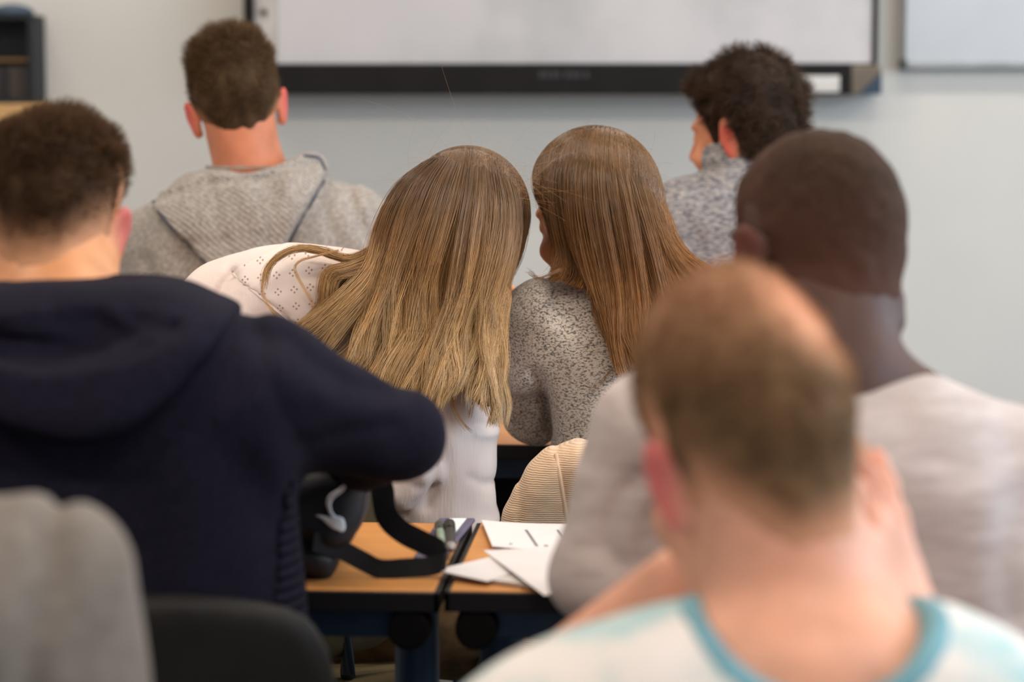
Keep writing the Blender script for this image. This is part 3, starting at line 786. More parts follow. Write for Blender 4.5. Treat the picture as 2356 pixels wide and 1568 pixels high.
# ------------------------------------------------------------------ man in the navy hooded jacket (left)
sk1 = skin('skin_light', (220, 152, 106))
sk1b = skin('skin_fair', (226, 168, 134), ear=(222, 110, 100))
def navy_man():
    p = Person(150, 2.60, 'person seen from behind in a dark navy hooded jacket, arm stretched to the right')
    V = 2.58
    out = [(-330, 1000), (-250, 800), (-120, 715), (0, 696), (60, 682), (240, 678), (360, 690), (470, 728), (560, 745), (620, 760), (700, 800), (740, 900), (700, 1010), (675, 1080), (668, 1150), (680, 1300), (700, 1450), (722, 1600), (735, 1900), (640, 2000), (-300, 2000), (-340, 1500)]
    P = p.poly(out, V)
    x1 = p.q(1060, 0, V)[0]
    G = Grid(axis((P[:, 0].min()-.02, x1+.03, .0055)), axis((-.20, .50, .007)), axis((.44, .62, .014), (.62, 1.15, .0055)))
    G.add(pillow(P, -.02, .125, .115), .005, m=.06)
    sh = p.q(610, 870, V+.02); el = p.q(930, 1000, V+.14); wr = p.q(700, 1110, V+.42)
    G.add(cap(sh, el, .062, .044), .05); G.add(cap(p.q(640, 930, V+.02), p.q(900, 1020, V+.12), .062, .040), .03)
    G.add(cap(el, wr, .046, .036), .02)
    sl = p.q(-290, 900, V); ell_ = p.q(-420, 1250, V+.15)
    G.add(cap(sl, ell_, .07, .05), .04); G.add(cap(ell_, p.q(-200, 1250, V+.42), .05, .036), .02)
    # folds on the back, the raglan seam and creases of the sleeve
    for pts, d, w in (([(560, 750), (600, 830), (640, 930), (680, 1060)], .004, .010), ([(640, 790), (760, 900), (860, 950), (915, 965)], .005, .008),
                      ([(600, 850), (700, 900), (800, 980), (900, 1000)], -.004, .016), ([(690, 1040), (760, 1030), (880, 1020)], .004, .010),
                      ([(540, 780), (580, 790), (620, 800)], .006, .010), ([(500, 1000), (560, 1080), (600, 1200)], .004, .02),
                      ([(610, 1000), (640, 1150), (650, 1400)], -.004, .02), ([(200, 1100), (300, 1200), (330, 1400)], .003, .03),
                      ([(400, 1050), (450, 1180), (430, 1350)], -.004, .03)):
        crease(G, p.poly(pts, V-.1, closed=False), d, w, y0=.12)
    G.disp(lambda X, Y, Z: .0022*noise(X, Y, Z, 22)+.003*noise(X, Y, Z, 8))
    mj = M('navy_jersey', (25, 24, 38), .95, .12)
    mj.color(mj.ramp(mj.noise(160, 3), [(.3, (22, 21, 33)), (.7, (31, 29, 44))])); mj.bump(mj.noise(420, 2), .0006, .6)
    pass
    mj = mj.m
    jk = G.mesh('jacket', mj, p.e)
    # hood
    H = [(-110, 690), (-20, 670), (60, 664), (180, 664), (300, 664), (400, 676), (460, 700), (508, 738), (490, 790), (440, 850), (390, 910), (310, 975), (220, 1008), (120, 1000), (10, 960), (-90, 900), (-200, 820)]
    HP = p.poly(H, V-.12)
    def th(X, Y, Z): return .030+.020*np.clip((1.14-Z)/.2, 0, 1)+.005*noise(X, Y, Z, 12)
    # neck mound under the hood
    g = G.copy(); g.add(cap(p.q(60, 735, V+.02), p.q(300, 735, V+.02), .062, .062), .03)
    hd = layer(g, HP, th, y0=.10, k=.022)
    IN = p.poly([(-120, 760), (0, 735), (150, 722), (290, 722), (390, 735), (415, 770), (350, 815), (250, 845), (130, 862), (20, 850), (-60, 830)], V-.14)
    s_in = lambda X, Z: poly2d(X, Z, IN)
    hd.disp(lambda X, Y, Z: .030*np.clip(-s_in(X, Z)/.025, 0, 1)*np.clip((.0-Y)/.03, 0, 1))
    for pts, d, w in (([(20, 770), (140, 780), (280, 790), (360, 760)], -.009, .010), ([(250, 740), (310, 770), (350, 780)], -.006, .008), ([(-60, 800), (80, 815), (220, 800)], .006, .008),
                      ([(40, 940), (170, 950), (300, 900), (420, 790)], -.004, .02), ([(100, 720), (200, 730), (320, 715)], .004, .01)):
        crease(hd, p.poly(pts, V-.14, closed=False), d, w, y0=.1)
    hd.mesh('hood', mj, jk)
    # collar tube around the neck
    # ribbed side panel
    RP = p.poly([(655, 1120), (676, 1120), (690, 1300), (715, 1568), (730, 1900), (640, 1900), (628, 1500), (632, 1250)], V-.08, smooth=False)
    mr = M('navy_rib', (25, 24, 38), .95, .12); mr.bump(mr.wave(26, 'Z', .3), .003, 1); mr.color(mr.ramp(mr.wave(26, 'Z', .3), [(.3, (18, 17, 28)), (.8, (32, 31, 48))]))
    layer(G, RP, .004, y0=.12, k=.003).mesh('rib_panel', mr.m, jk)
    # body
    hc = p.q(134, 530, 2.74)
    hd_ = Head(hc+np.array([0, 0, .001]), rot(-4, 4, 1), (.90, 1.0, .87))
    B = Grid(axis((-.40, -.12, .012), (-.12, .12, .004), (.12, x1, .012)), axis((-.18, .06, .01), (.06, .31, .004), (.31, .55, .012)), axis((.50, 1.0, .014), (1.0, 1.36, .004)))
    B.add(ell((-.02, -.02, .82), (.18, .10, .26)), .03).add(cap((-.17, -.02, 1.0), (.17, -.02, 1.0), .06, .06), .05)
    B.add(hd_.prim(), .012, m=.02)
    B.add(cap(p.q(140, 800, V+.02), hd_.w((0, -.035, -.04)), .070, .060), .03); B.add(cap(p.q(150, 740, V+.06), hd_.w((0, 0, -.06)), .066, .056), .03)
    B.add(cap(sh, el, .045, .034), .02).add(cap(el, wr, .036, .026), .02).add(cap(sl, ell_, .045, .034), .02)
    wr2 = p.q(-200, 1250, V+.42); B.add(cap(ell_, wr2, .036, .026), .02)
    for w_, d_, s_ in ((wr, (-.2, 1, -.15), -1), (wr2, (.3, 1, -.1), 1)):
        for pr_, k in hand_prims(w_, d_, (0, .1, 1), s_): B.add(pr_, k)
    finish_body(B, p, hd_, sk1)
    hm = hair_mat('hair_brown_crop', [(0, (66, 47, 33)), (1, (128, 94, 64))], .45, .7, .12, skin_c=(206, 150, 114))
    lnN = lambda y: np.interp(y, [-.13, -.055, -.040, -.028, -.012, .010, .020, .030, .050, .068, .078, .12], [-.050, -.052, -.040, -.010, .036, .040, .006, .010, .040, .070, .082, .082])
    def thick(x, y, z): return .004+.010*np.clip((z-.075)/.04, 0, 1)+.004*np.clip((z-.03)/.04, 0, 1)+.004*noise(x, y, z, 40)*np.clip((z-.06)/.03, 0, 1)
    hair_short(p, hd_, hm, thick, 16000, (.010, .018), (0.15, .15, .15), 3, line=lnN, body=B, fade=.07, rise=.045)
    seated_legs(None, p, -.12, .36, m_denim)
    chair(W((p.u0+.06, p.v0-.0+.03, 0)), YAW, 'black classroom chair behind the man in navy jacket', 'classroom chairs', wid=.50, back_top=.83)
navy_man()

# ------------------------------------------------------------------ man in the grey hoodie (upper left)
def grey_man():
    p = Person(590, 4.52, 'person seen from behind in a grey hooded sweatshirt with short brown hair')
    V = 4.52
    out = [(292, 640), (302, 560), (330, 490), (390, 430), (430, 398), (500, 395), (640, 385), (700, 385), (745, 405), (830, 432), (868, 455), (895, 520), (915, 620), (925, 760), (900, 1000), (900, 1300), (330, 1300), (330, 1000), (290, 800)]
    P = p.poly(out, V); X0 = P[:, 0].min(); X1 = P[:, 0].max()
    G = Grid(axis((X0-.05, X1+.05, .006)), axis((-.18, .42, .008)), axis((.50, .85, .016), (.85, 1.26, .006)))
    G.add(pillow(P, 0, .125, .115), .005, m=.06)
    for s, (a, b) in ((-1, ((330, 560), (318, 860))), (1, ((850, 540), (890, 860)))):
        sh = p.q(a[0]+s*-10, a[1], V); el = p.q(b[0], b[1], V+.05); G.add(cap(sh, el, .065, .05), .03); G.add(cap(el, p.q(b[0]-s*60, 900, V+.30), .05, .038), .02)
    for pts, d, w in (([(740, 470), (770, 540), (800, 600)], .006, .014), ([(800, 450), (830, 520), (870, 580)], .007, .012), ([(820, 440), (845, 500), (850, 560)], -.006, .012), ([(330, 600), (350, 660), (340, 720)], .006, .012),
                      ([(700, 560), (740, 600), (780, 620)], -.005, .014), ([(380, 560), (370, 620), (390, 700)], -.004, .02)):
        crease(G, p.poly(pts, V-.12, closed=False), d, w, y0=.12)
    G.disp(lambda X, Y, Z: .003*noise(X, Y, Z, 18))
    mg = knit('grey_marl', (138, 130, 124), (186, 178, 170), (150, 150, 190), (.35, .65), .0008)
    jk = G.mesh('sweatshirt', mg, p.e)
    H = [(338, 462), (400, 425), (440, 396), (500, 392), (560, 400), (640, 378), (690, 354), (730, 368), (742, 400), (715, 460), (680, 520), (640, 600), (600, 660), (560, 690), (520, 650), (470, 600), (400, 530)]
    HP = p.poly(H, V-.13, n=4)
    g = G.copy(); g.add(cap(p.q(500, 458, V), p.q(662, 392, V), .052, .055), .03)
    hd = layer(g, HP, lambda X, Y, Z: .035+.012*noise(X, Y, Z, 9), y0=.06, k=.012)
    for pts, d, w in (([(345, 462), (430, 435), (500, 420), (600, 412), (680, 385), (715, 380)], .010, .006), ([(480, 420), (500, 500), (520, 560), (560, 620)], .005, .008), ([(610, 420), (640, 470), (620, 560)], .005, .014),
                      ([(430, 560), (500, 560), (560, 540)], .004, .012), ([(560, 440), (590, 520), (570, 600)], -.006, .016), ([(660, 400), (650, 460), (610, 520)], -.006, .012)):
        crease(hd, p.poly(pts, V-.16, closed=False), d, w, y0=.1)
    m2 = knit('grey_marl_rib', (138, 130, 124), (190, 182, 174), (150, 150, 190), (.35, .65), .0008, rib=(50, 'DIAGONAL', .0015))
    hood = hd.mesh('hood', m2, jk)
    # dark lines on the hood's edges: piping at right, painted fold shade at left
    def seam_fold_line(pts, w, name='seam_fold_line'):
        Pq = p.poly(pts, V-.16, closed=False, n=8)
        q = BM(); q.tube(trace([hd, G], Pq, -.0005), w, 8); q.build(name, bpy.data.materials.get('hood_piping_and_fold_shade') or plain('hood_piping_and_fold_shade', (70, 78, 92), .9), hood)
    seam_fold_line([(342, 466), (400, 532), (470, 602), (520, 650)], .0028)  # left fold's shade, put in as a dark tube
    seam_fold_line([(742, 402), (715, 462), (682, 522), (655, 575)], .0034)
    seam_fold_line([(690, 362), (722, 368), (738, 395)], .0036)
    hc = p.q(544, 228, V+.02)
    hd_ = Head(hc+np.array([0, .02, -.026]), rot(9, 4, -9), (1.04, 1.04, 1.06))
    B = Grid(axis((-.42, -.16, .012), (-.16, .10, .0045), (.10, .42, .012)), axis((-.16, .20, .0045), (.20, .5, .012)), axis((.55, 1.1, .014), (1.1, 1.50, .0045)))
    B.add(ell((0, .0, .85), (.18, .09, .27)), .03)
    B.add(hd_.prim(), .012, m=.02)
    B.add(cap(p.q(585, 440, V+.0), hd_.w((0, -.035, -.045)), .068, .056), .03); B.add(cap(p.q(585, 420, V+.03), hd_.w((0, .0, -.06)), .066, .056), .03)
    for s, (a, b) in ((-1, ((330, 560), (318, 860))), (1, ((850, 540), (890, 860)))):
        sh = p.q(a[0]-s*10, a[1], V); el = p.q(b[0], b[1], V+.05); wr = p.q(b[0]-s*60, 900, V+.30)
        B.add(cap(sh*[.8, 1, 1], sh, .05, .045), .03).add(cap(sh, el, .045, .035), .02).add(cap(el, wr, .036, .026), .02)
        for pr_, k in hand_prims(wr, (-s*.3, 1, -.1), (0, .1, 1), -s): B.add(pr_, k)
    finish_body(B, p, hd_, skin('skin_warm', (212, 134, 100), ear=(224, 100, 88)))
    hm = hair_mat('hair_brown_gel', [(0, (72, 54, 38)), (1, (140, 108, 74))], .45, .7, .12, skin_c=(200, 140, 106))
    def thick(x, y, z): return .005+.012*np.clip((z-.07)/.05, 0, 1)
    hair_short(p, hd_, hm, thick, 16000, (.012, .026), (0, .25, .2), 5, lift=.6, rise=.055)
    # silver chain on the nape
    q = BM(); c0 = p.q(575, 397, V)
    for i in range(24):
        a = math.pi*(1.15+.7*i/23)
        x = c0[0]-.010+.074*math.cos(a); y = .004+.077*math.sin(a); q.tube([(x-.003, y, c0[2]+.012+.010*math.sin(a*1)*0), (x+.003, y, c0[2]+.012)], .0026 if i not in (8, 11, 12) else .0045, 8)
    q.build('necklace', plain('silver', (215, 210, 205), .2, .6, 1.0), p.e)
    seated_legs(None, p, -.02, .44, m_denim)
    chair(W((p.u0, p.v0-.01, 0)), YAW, 'black classroom chair carrying the man in grey hoodie', 'classroom chairs', back_top=.78)
grey_man()

# ------------------------------------------------------------------ man turned to the left in the blue-grey fleece
def fleece_man():
    p = Person(1720, 4.50, 'person with tousled dark brown hair turned left, in a mottled blue grey fleece')
    V = 4.50
    out = [(1440, 640), (1470, 520), (1500, 440), (1545, 412), (1600, 398), (1650, 385), (1790, 385), (1860, 420), (1940, 470), (1985, 560), (2000, 760), (1960, 1000), (1950, 1300), (1480, 1300), (1480, 1000), (1440, 800)]
    P = p.poly(out, V)
    G = Grid(axis((P[:, 0].min()-.05, P[:, 0].max()+.05, .006)), axis((-.18, .42, .008)), axis((.50, .85, .016), (.85, 1.27, .006)))
    G.add(pillow(P, 0, .125, .115), .005, m=.06)
    for s, (a, b) in ((-1, ((1500, 540), (1460, 860))), (1, ((1930, 560), (1970, 860)))):
        sh = p.q(a[0], a[1], V); el = p.q(b[0], b[1], V+.05); G.add(cap(sh, el, .065, .05), .03); G.add(cap(el, p.q(b[0]-s*60, 900, V+.30), .05, .038), .02)
    # stand-up collar
    nc = p.q(1705, 380, V+.0)
    G.add(cap(nc+[.0, .0, -.03], nc+[-.008, .02, .012], .078, .070), .012)
    crease(G, p.poly([(1598, 396), (1640, 388), (1700, 386), (1770, 396), (1810, 405)], V-.1, closed=False), .008, .006, y0=.1)
    crease(G, p.poly([(1520, 452), (1580, 436), (1640, 425), (1700, 440)], V-.1, closed=False), .006, .006, y0=.1)
    crease(G, p.poly([(1560, 480), (1600, 540), (1590, 600)], V-.1, closed=False), .005, .014, y0=.1)
    G.disp(lambda X, Y, Z: .003*noise(X, Y, Z, 20))
    mf = knit('fleece_mottled', (74, 78, 94), (182, 176, 172), (80, 80, 260), (.34, .66), .0015)
    G.mesh('fleece', mf, p.e)
    hc = p.q(1728, 282, V)
    hd_ = Head(hc+np.array([-.012, .012, -.028]), rot(58, 6, -4), (.98, .98, 1.0))
    B = Grid(axis((-.35, -.16, .012), (-.16, .16, .0045), (.16, .42, .012)), axis((-.16, .18, .0045), (.18, .5, .012)), axis((.55, 1.1, .014), (1.1, 1.46, .0045)))
    B.add(ell((0, .0, .85), (.18, .09, .27)), .03).add(hd_.prim(), .012, m=.02)
    B.add(cap(nc-[0, 0, .05], hd_.w((0, -.02, -.05)), .06, .056), .03)
    for s, (a, b) in ((-1, ((1500, 540), (1460, 860))), (1, ((1930, 560), (1970, 860)))):
        sh = p.q(a[0], a[1], V); el = p.q(b[0], b[1], V+.05); wr = p.q(b[0]-s*60, 900, V+.30)
        B.add(cap(sh*[.8, 1, 1], sh, .05, .045), .03).add(cap(sh, el, .045, .035), .02).add(cap(el, wr, .036, .026), .02)
        for pr_, k in hand_prims(wr, (-s*.3, 1, -.1), (0, .1, 1), -s): B.add(pr_, k)
    finish_body(B, p, hd_, skin('skin_tan', (216, 144, 108), ear=(206, 100, 84)))
    hm = hair_mat('hair_dark_tousled', [(0, (48, 37, 31)), (1, (112, 86, 68))], .5, .7, .12)
    ln = lambda y: np.interp(y, [-.13, -.06, -.040, -.028, -.012, .010, .020, .032, .045, .062, .070, .12], [-.070, -.070, -.060, -.030, .034, .034, -.008, -.004, .035, .050, .066, .070])
    def thick(x, y, z): return .010+.014*np.clip((z-.02)/.09, 0, 1)+.006*np.clip(-y/.08, 0, 1)+.006*noise(x, y, z, 28)*np.clip((z+.02)/.06, 0, 1)
    hair_short(p, hd_, hm, thick, 14000, (.018, .028), (.1, .3, -.2), 8, line=ln, rise=.0, lift=.45, wave=.003)
    seated_legs(None, p, -.02, .44, m_denim)
    chair(W((p.u0, p.v0-.01, 0)), YAW, 'black classroom chair carrying the man in mottled fleece', 'classroom chairs', back_top=.78)
fleece_man()

# ------------------------------------------------------------------ man with shaved dark hair in the mauve grey sweater
def mauve_man():
    p = Person(1900, 2.44, 'person with shaved dark hair seen from behind, in a light mauve grey sweater')
    V = 2.44
    out = [(1425, 980), (1480, 900), (1600, 850), (1750, 838), (1960, 862), (2110, 856), (2210, 882), (2300, 930), (2380, 1010), (2440, 1150), (2470, 1350), (2470, 1600), (2460, 2000), (1480, 2000), (1440, 1700), (1440, 1400), (1480, 1200)]
    P = p.poly(out, V)
    G = Grid(axis((P[:, 0].min()-.16, P[:, 0].max()+.06, .006)), axis((-.18, .55, .008)), axis((.46, .72, .014), (.72, 1.10, .006)))
    G.add(pillow(P, 0, .13, .12), .005, m=.06)
    sh = p.q(1500, 1010, V); el = p.q(1375, 1325, V-.01); wr = p.q(1560, 1300, V+.36)
    G.add(cap(sh, el, .068, .046), .04); G.add(cap(el, wr, .046, .034), .03)
    sh2 = p.q(2380, 1100, V); el2 = p.q(2500, 1400, V+.06); wr2 = p.q(2300, 1400, V+.40); G.add(cap(sh2, el2, .068, .05), .04).add(cap(el2, wr2, .05, .034), .03)
    for pts, d, w in (([(1480, 1120), (1430, 1180), (1405, 1260), (1410, 1320)], .009, .010), ([(1520, 1130), (1460, 1200), (1440, 1280)], -.006, .014), ([(2100, 1000), (2200, 1050), (2330, 1060)], .004, .02),
                      ([(2060, 1100), (2180, 1150), (2300, 1160)], -.004, .02), ([(2250, 940), (2330, 1020), (2350, 1200)], .004, .02), ([(2330, 1150), (2310, 1300), (2330, 1420)], .006, .016)):
        crease(G, p.poly(pts, V-.12, closed=False), d, w, y0=.1)
    G.disp(lambda X, Y, Z: .003*noise(X, Y, Z, 16))
    ms = knit('mauve_jersey', (178, 164, 160), (206, 194, 190), (14, 14, 70), (.3, .7), .0008)
    jk = G.mesh('sweater', ms, p.e)
    CP = p.poly([(1700, 820), (1960, 850), (2116, 846), (2130, 868), (2000, 880), (1850, 878), (1690, 860)], V-.12)
    g = G.copy(); layer(g, CP, .006, y0=.1, k=.004).mesh('neck_rib', plain('mauve_rib', (190, 178, 180), .9), jk)
    hc = p.q(1872, 592, 2.54)
    hd_ = Head(hc+np.array([0, -.0, .0]), rot(27, 8, 2), (1.05, 1.05, 1.0))
    B = Grid(axis((-.46, -.14, .012), (-.14, .12, .004), (.12, .42, .012)), axis((-.15, .24, .004), (.24, .56, .012)), axis((.5, 1.0, .014), (1.0, 1.34, .004)))
    B.add(ell((0, .0, .80), (.18, .09, .27)), .03).add(hd_.prim(), .012, m=.02)
    nb = p.q(1900, 900, V+.01)
    B.add(cap(nb, hd_.w((0, -.045, -.02)), .072, .060), .02); B.add(cap(nb, hd_.w((0, .0, -.06)), .07, .056), .02)
    for s in (-1, 1): B.add(cap(nb+[s*.03, -.01, .015], nb+[s*.13, 0, -.025], .045, .03), .03)
    for a_, b_, c_, s in ((sh, el, wr, -1), (sh2, el2, wr2, 1)):
        B.add(cap(a_*[.8, 1, 1], a_, .05, .048), .03).add(cap(a_, b_, .048, .035), .02).add(cap(b_, c_, .035, .027), .02)
        for pr_, k in hand_prims(c_, (-s*.5, 1, -.1), (0, .1, 1), -s): B.add(pr_, k)
    # two skin folds at the nape
    for dz in (-.052, -.072):
        c = hd_.w((0, -.085, dz)); B.add(cap(c-hd_.R@[.035, 0, 0], c+hd_.R@[.035, 0, 0], .012, .012), .012)
    finish_body(B, p, hd_, skin('skin_dark', (84, 56, 46), ear=(104, 60, 50), sss=.05, rough=.55))
    hm = M('shaved_hair', (58, 42, 33), .75, .12)
    c = hm.ramp(hm.noise(260, 3), [(.35, (44, 31, 24)), (.65, (72, 51, 38))]); hm.color(hm.mix(hm.math('MULTIPLY', hm.attr('fade'), 1.0), c, (84, 56, 46))); hm.bump(hm.noise(700, 2), .0008, .6)
    def thick(x, y, z): return .0028+0*z
    lnM = lambda y: hairline(y)+.010
    hair_short(p, hd_, hm.m, thick, 3000, (.002, .004), (0, 0, 0), 9, line=lnM, body=B, rise=.03, off=.001, fade=.14)
    # white shirt collar showing at the right of the neck
    q = Grid(axis((-.02, .18, .004)), axis((-.12, .12, .005)), axis((.95, 1.12, .004)))
    cA = p.q(2024, 785, V+.03); cB = p.q(2078, 855, V+.0); q.add(cap(cA, cB, .010, .012), .01); q.mesh('shirt_collar', plain('white_cotton', (225, 225, 240), .8), jk)
    seated_legs(None, p, -.06, .40, m_denim)
    chair(W((p.u0, p.v0-.02, 0)), YAW, 'black classroom chair carrying the man in mauve grey sweater', 'classroom chairs', wid=.42, back_top=.80)
mauve_man()

# ------------------------------------------------------------------ man in the foreground with fair thinning hair
def front_man():
    p = Person(1800, 1.86, 'person in the foreground with thinning fair hair, in a pale tee with a teal neckband')
    V = 1.86
    out = [(1010, 1800), (1120, 1600), (1230, 1500), (1380, 1440), (1540, 1400), (1700, 1390), (2000, 1390), (2150, 1398), (2260, 1425), (2380, 1480), (2500, 1600), (2580, 1800), (2600, 2300), (2450, 2900), (1150, 2900), (1000, 2200)]
    P = p.poly(out, V)
    G = Grid(axis((P[:, 0].min()-.06, P[:, 0].max()+.06, .006)), axis((-.18, .40, .008)), axis((.44, .75, .014), (.75, 1.0, .005)))
    G.add(pillow(P, 0, .125, .11), .005, m=.06)
    shL = p.q(1150, 1780, V); elL = p.q(1290, 1600, V+.28); wrL = p.q(1570, 1350, V+.19)
    shR = p.q(2440, 1750, V); elR = p.q(2330, 2060, V+.24); wrR = p.q(2080, 1400, V+.10)
    for a_, b_ in ((shL, elL), (shR, elR)): G.add(cap(a_, a_+(b_-a_)*.55, .07, .062), .04)
    G.disp(lambda X, Y, Z: .003*noise(X, Y, Z, 15))
    # neck opening
    nk = p.q(1862, 1385, V+.02)
    G.cut(ell(nk+[0, -.03, .012], (.088, .16, .070)), .01)
    mt = M('tee_mottled', (226, 226, 222), .9, .1)
    mt.color(mt.ramp(mt.noise(9, 3, (1, 1, 1), .6), [(.36, (172, 202, 206)), (.50, (224, 220, 216)), (.7, (234, 226, 222))]))
    mt.bump(mt.noise(20, 2), .002, .3)
    tee = G.mesh('t_shirt', mt.m, p.e)
    # teal band following the neckline
    g = G.copy(); X, Y, Z = np.meshgrid(*g.ax, indexing='ij', sparse=True)
    el_ = ell(nk+[0, -.03, .012], (.088, .16, .070))[0](X, Y, Z)
    g.D = smax(g.D-.0025, el_-.018, .002); g.D = smax(g.D, -el_-.001, .002).astype(np.float32)
    g.mesh('neckband', plain('teal_rib', (112, 160, 174), .9), tee)
    hc = p.q(1722, 1078, 1.94)
    hd_ = Head(hc, rot(23, 8, -8), (.97, 1.03, 1.20))
    B = Grid(axis((-.36, -.22, .012), (-.22, .20, .004), (.20, .36, .012)), axis((-.14, .36, .0045),), axis((.46, .80, .014), (.80, 1.26, .004)))
    B.add(ell((0, .0, .68), (.18, .09, .24)), .03).add(hd_.prim(), .012, m=.02)
    B.add(cap(nk+[0, .0, -.04], hd_.w((0, -.045, -.03)), .074, .060), .025); B.add(cap(nk+[0, .02, -.03], hd_.w((0, .0, -.06)), .07, .058), .025)
    B.add(ell(nk+[0, -.005, -.06], (.105, .108, .085)), .02)
    for a_, b_, c_ in ((shL, elL, wrL), (shR, elR, wrR)):
        B.add(cap(a_*[.8, 1, 1], a_, .05, .048), .03).add(cap(a_, b_, .046, .037), .02).add(cap(b_, c_, .050 if a_ is shL else .040, .036 if a_ is shL else .027), .02)
    # right hand against the jaw, fingertips behind the ear; left hand under the chin
    tipR = p.q(1972, 1150, V+.055); kR = p.q(2035, 1290, V+.08)
    for pr_, k in hand_prims(wrR, tipR-wrR, (.8, -.55, .1), 1, 1.05, .14, 1.0): B.add(pr_, k)
    chin = hd_.w((-.02, .09, -.12))
    for pr_, k in hand_prims(wrL, chin-wrL+np.array([0, .03, .03]), (-.3, .2, .8), -1, 1.05, .35, 1.0): B.add(pr_, k)
    finish_body(B, p, hd_, skin('skin_pink', (232, 170, 142), ear=(226, 120, 116), sss=.15))
    hm = hair_mat('hair_fair_thin', [(0, (112, 86, 64)), (1, (190, 148, 102))], .35, .7, .12, skin_c=(228, 165, 130))
    crown = (.034, -.070, .094)
    def thick(x, y, z): return (.006+.003*np.clip(z/.05, 0, 1))*np.clip(.35+.65*(np.sqrt((x-crown[0])**2+(y-crown[1])**2+(z-crown[2])**2)-.02)/.035, .3, 1)
    lnF = lambda y: hairline(y)+.013*np.clip(-(y+.03)/.02, 0, 1)
    o = hair_short(p, hd_, hm, thick, 12000, (.008, .014), (0, .2, .05), 12, line=lnF, body=B, fade=.034, rise=.05)
    # the scalp shows at the crown
    at = o.data.attributes['fade']; n = len(o.data.vertices); co = np.zeros(n*3); o.data.vertices.foreach_get('co', co); co = co.reshape(-1, 3)
    x, y, z = hd_.loc(co[:, 0], co[:, 1], co[:, 2]); f0 = np.zeros(n); at.data.foreach_get('value', f0)
    dist = np.sqrt((x-crown[0])**2+(y-crown[1])**2+(z-crown[2])**2); bare = np.clip(1-(dist-.012)/.045, 0, 1)*.75+np.clip((z-.06)/.06, 0, 1)*.28
    at.data.foreach_set('value', np.clip(np.maximum(f0, bare), 0, .85).astype(np.float32))
    seated_legs(None, p, -.04, .40, m_denim)
    chair(W((p.u0, p.v0+.0, 0)), YAW, 'black classroom chair under the man in the pale tee', 'classroom chairs', back_top=.78)
front_man()

# ------------------------------------------------------------------ person at the lower left edge, only the shoulder and sleeve in view
def edge_person():
    p = Person(-330, 1.88, 'person mostly outside the lower left corner, only a taupe grey sleeve showing')
    V = 1.88
    out = [(-1000, 1500), (-900, 1250), (-740, 1150), (-500, 1110), (-150, 1130), (0, 1165), (80, 1175), (150, 1205), (220, 1275), (270, 1380), (300, 1500), (320, 1650), (330, 2000), (250, 2400), (-900, 2400), (-1000, 1900)]
    P = p.poly(out, V)
    G = Grid(axis((P[:, 0].min()-.05, P[:, 0].max()+.08, .007)), axis((-.18, .50, .008)), axis((.40, .70, .014), (.70, 1.10, .006)))
    G.add(pillow(P, 0, .125, .115), .005, m=.06)
    sh = p.q(130, 1330, V); el = p.q(200, 1850, V+.06); wr = p.q(40, 1900, V+.40)
    G.add(cap(sh, el, .062, .050), .04).add(cap(el, wr, .05, .036), .03)
    crease(G, p.poly([(75, 1230), (95, 1350), (70, 1480), (60, 1620)], V-.1, closed=False), .012, .012, y0=.1)
    crease(G, p.poly([(-60, 1300), (0, 1400), (20, 1568)], V-.1, closed=False), -.006, .02, y0=.1)
    G.disp(lambda X, Y, Z: .003*noise(X, Y, Z, 15))
    G.mesh('sweater', knit('taupe_jersey', (112, 104, 98), (132, 124, 116), (40, 40, 60), (.3, .7), .0006), p.e)
    hd_ = Head(p.q(-340, 820, V+.10), rot(0, 5, 0), (1.05, 1.05, 1.05))
    B = Grid(axis((-.34, -.12, .012), (-.12, .12, .005), (.12, .3, .012)), axis((-.14, .24, .005), (.24, .6, .012)), axis((.5, 1.05, .012), (1.05, 1.40, .005)))
    B.add(ell((0, .0, .75), (.18, .09, .25)), .03).add(hd_.prim(), .012, m=.02).add(cap(p.q(-335, 1150, V), hd_.w((0, -.02, -.05)), .066, .056), .03)
    B.add(cap(sh, el, .045, .036), .02).add(cap(el, wr, .036, .026), .02)
    for pr_, k in hand_prims(wr, (-.3, 1, -.1), (0, .1, 1), -1): B.add(pr_, k)
    finish_body(B, p, hd_, sk1)
    hair_short(p, hd_, bpy.data.materials['hair_brown_crop'], lambda x, y, z: .008+0*z, 4000, (.01, .02), (0, .2, .1), 21, step=.005)
    seated_legs(None, p, -.04, .40, m_denim)
    chair(W((p.u0, p.v0, 0)), YAW, 'black classroom chair carrying the person in taupe grey sleeve', 'classroom chairs', back_top=.76)
edge_person()
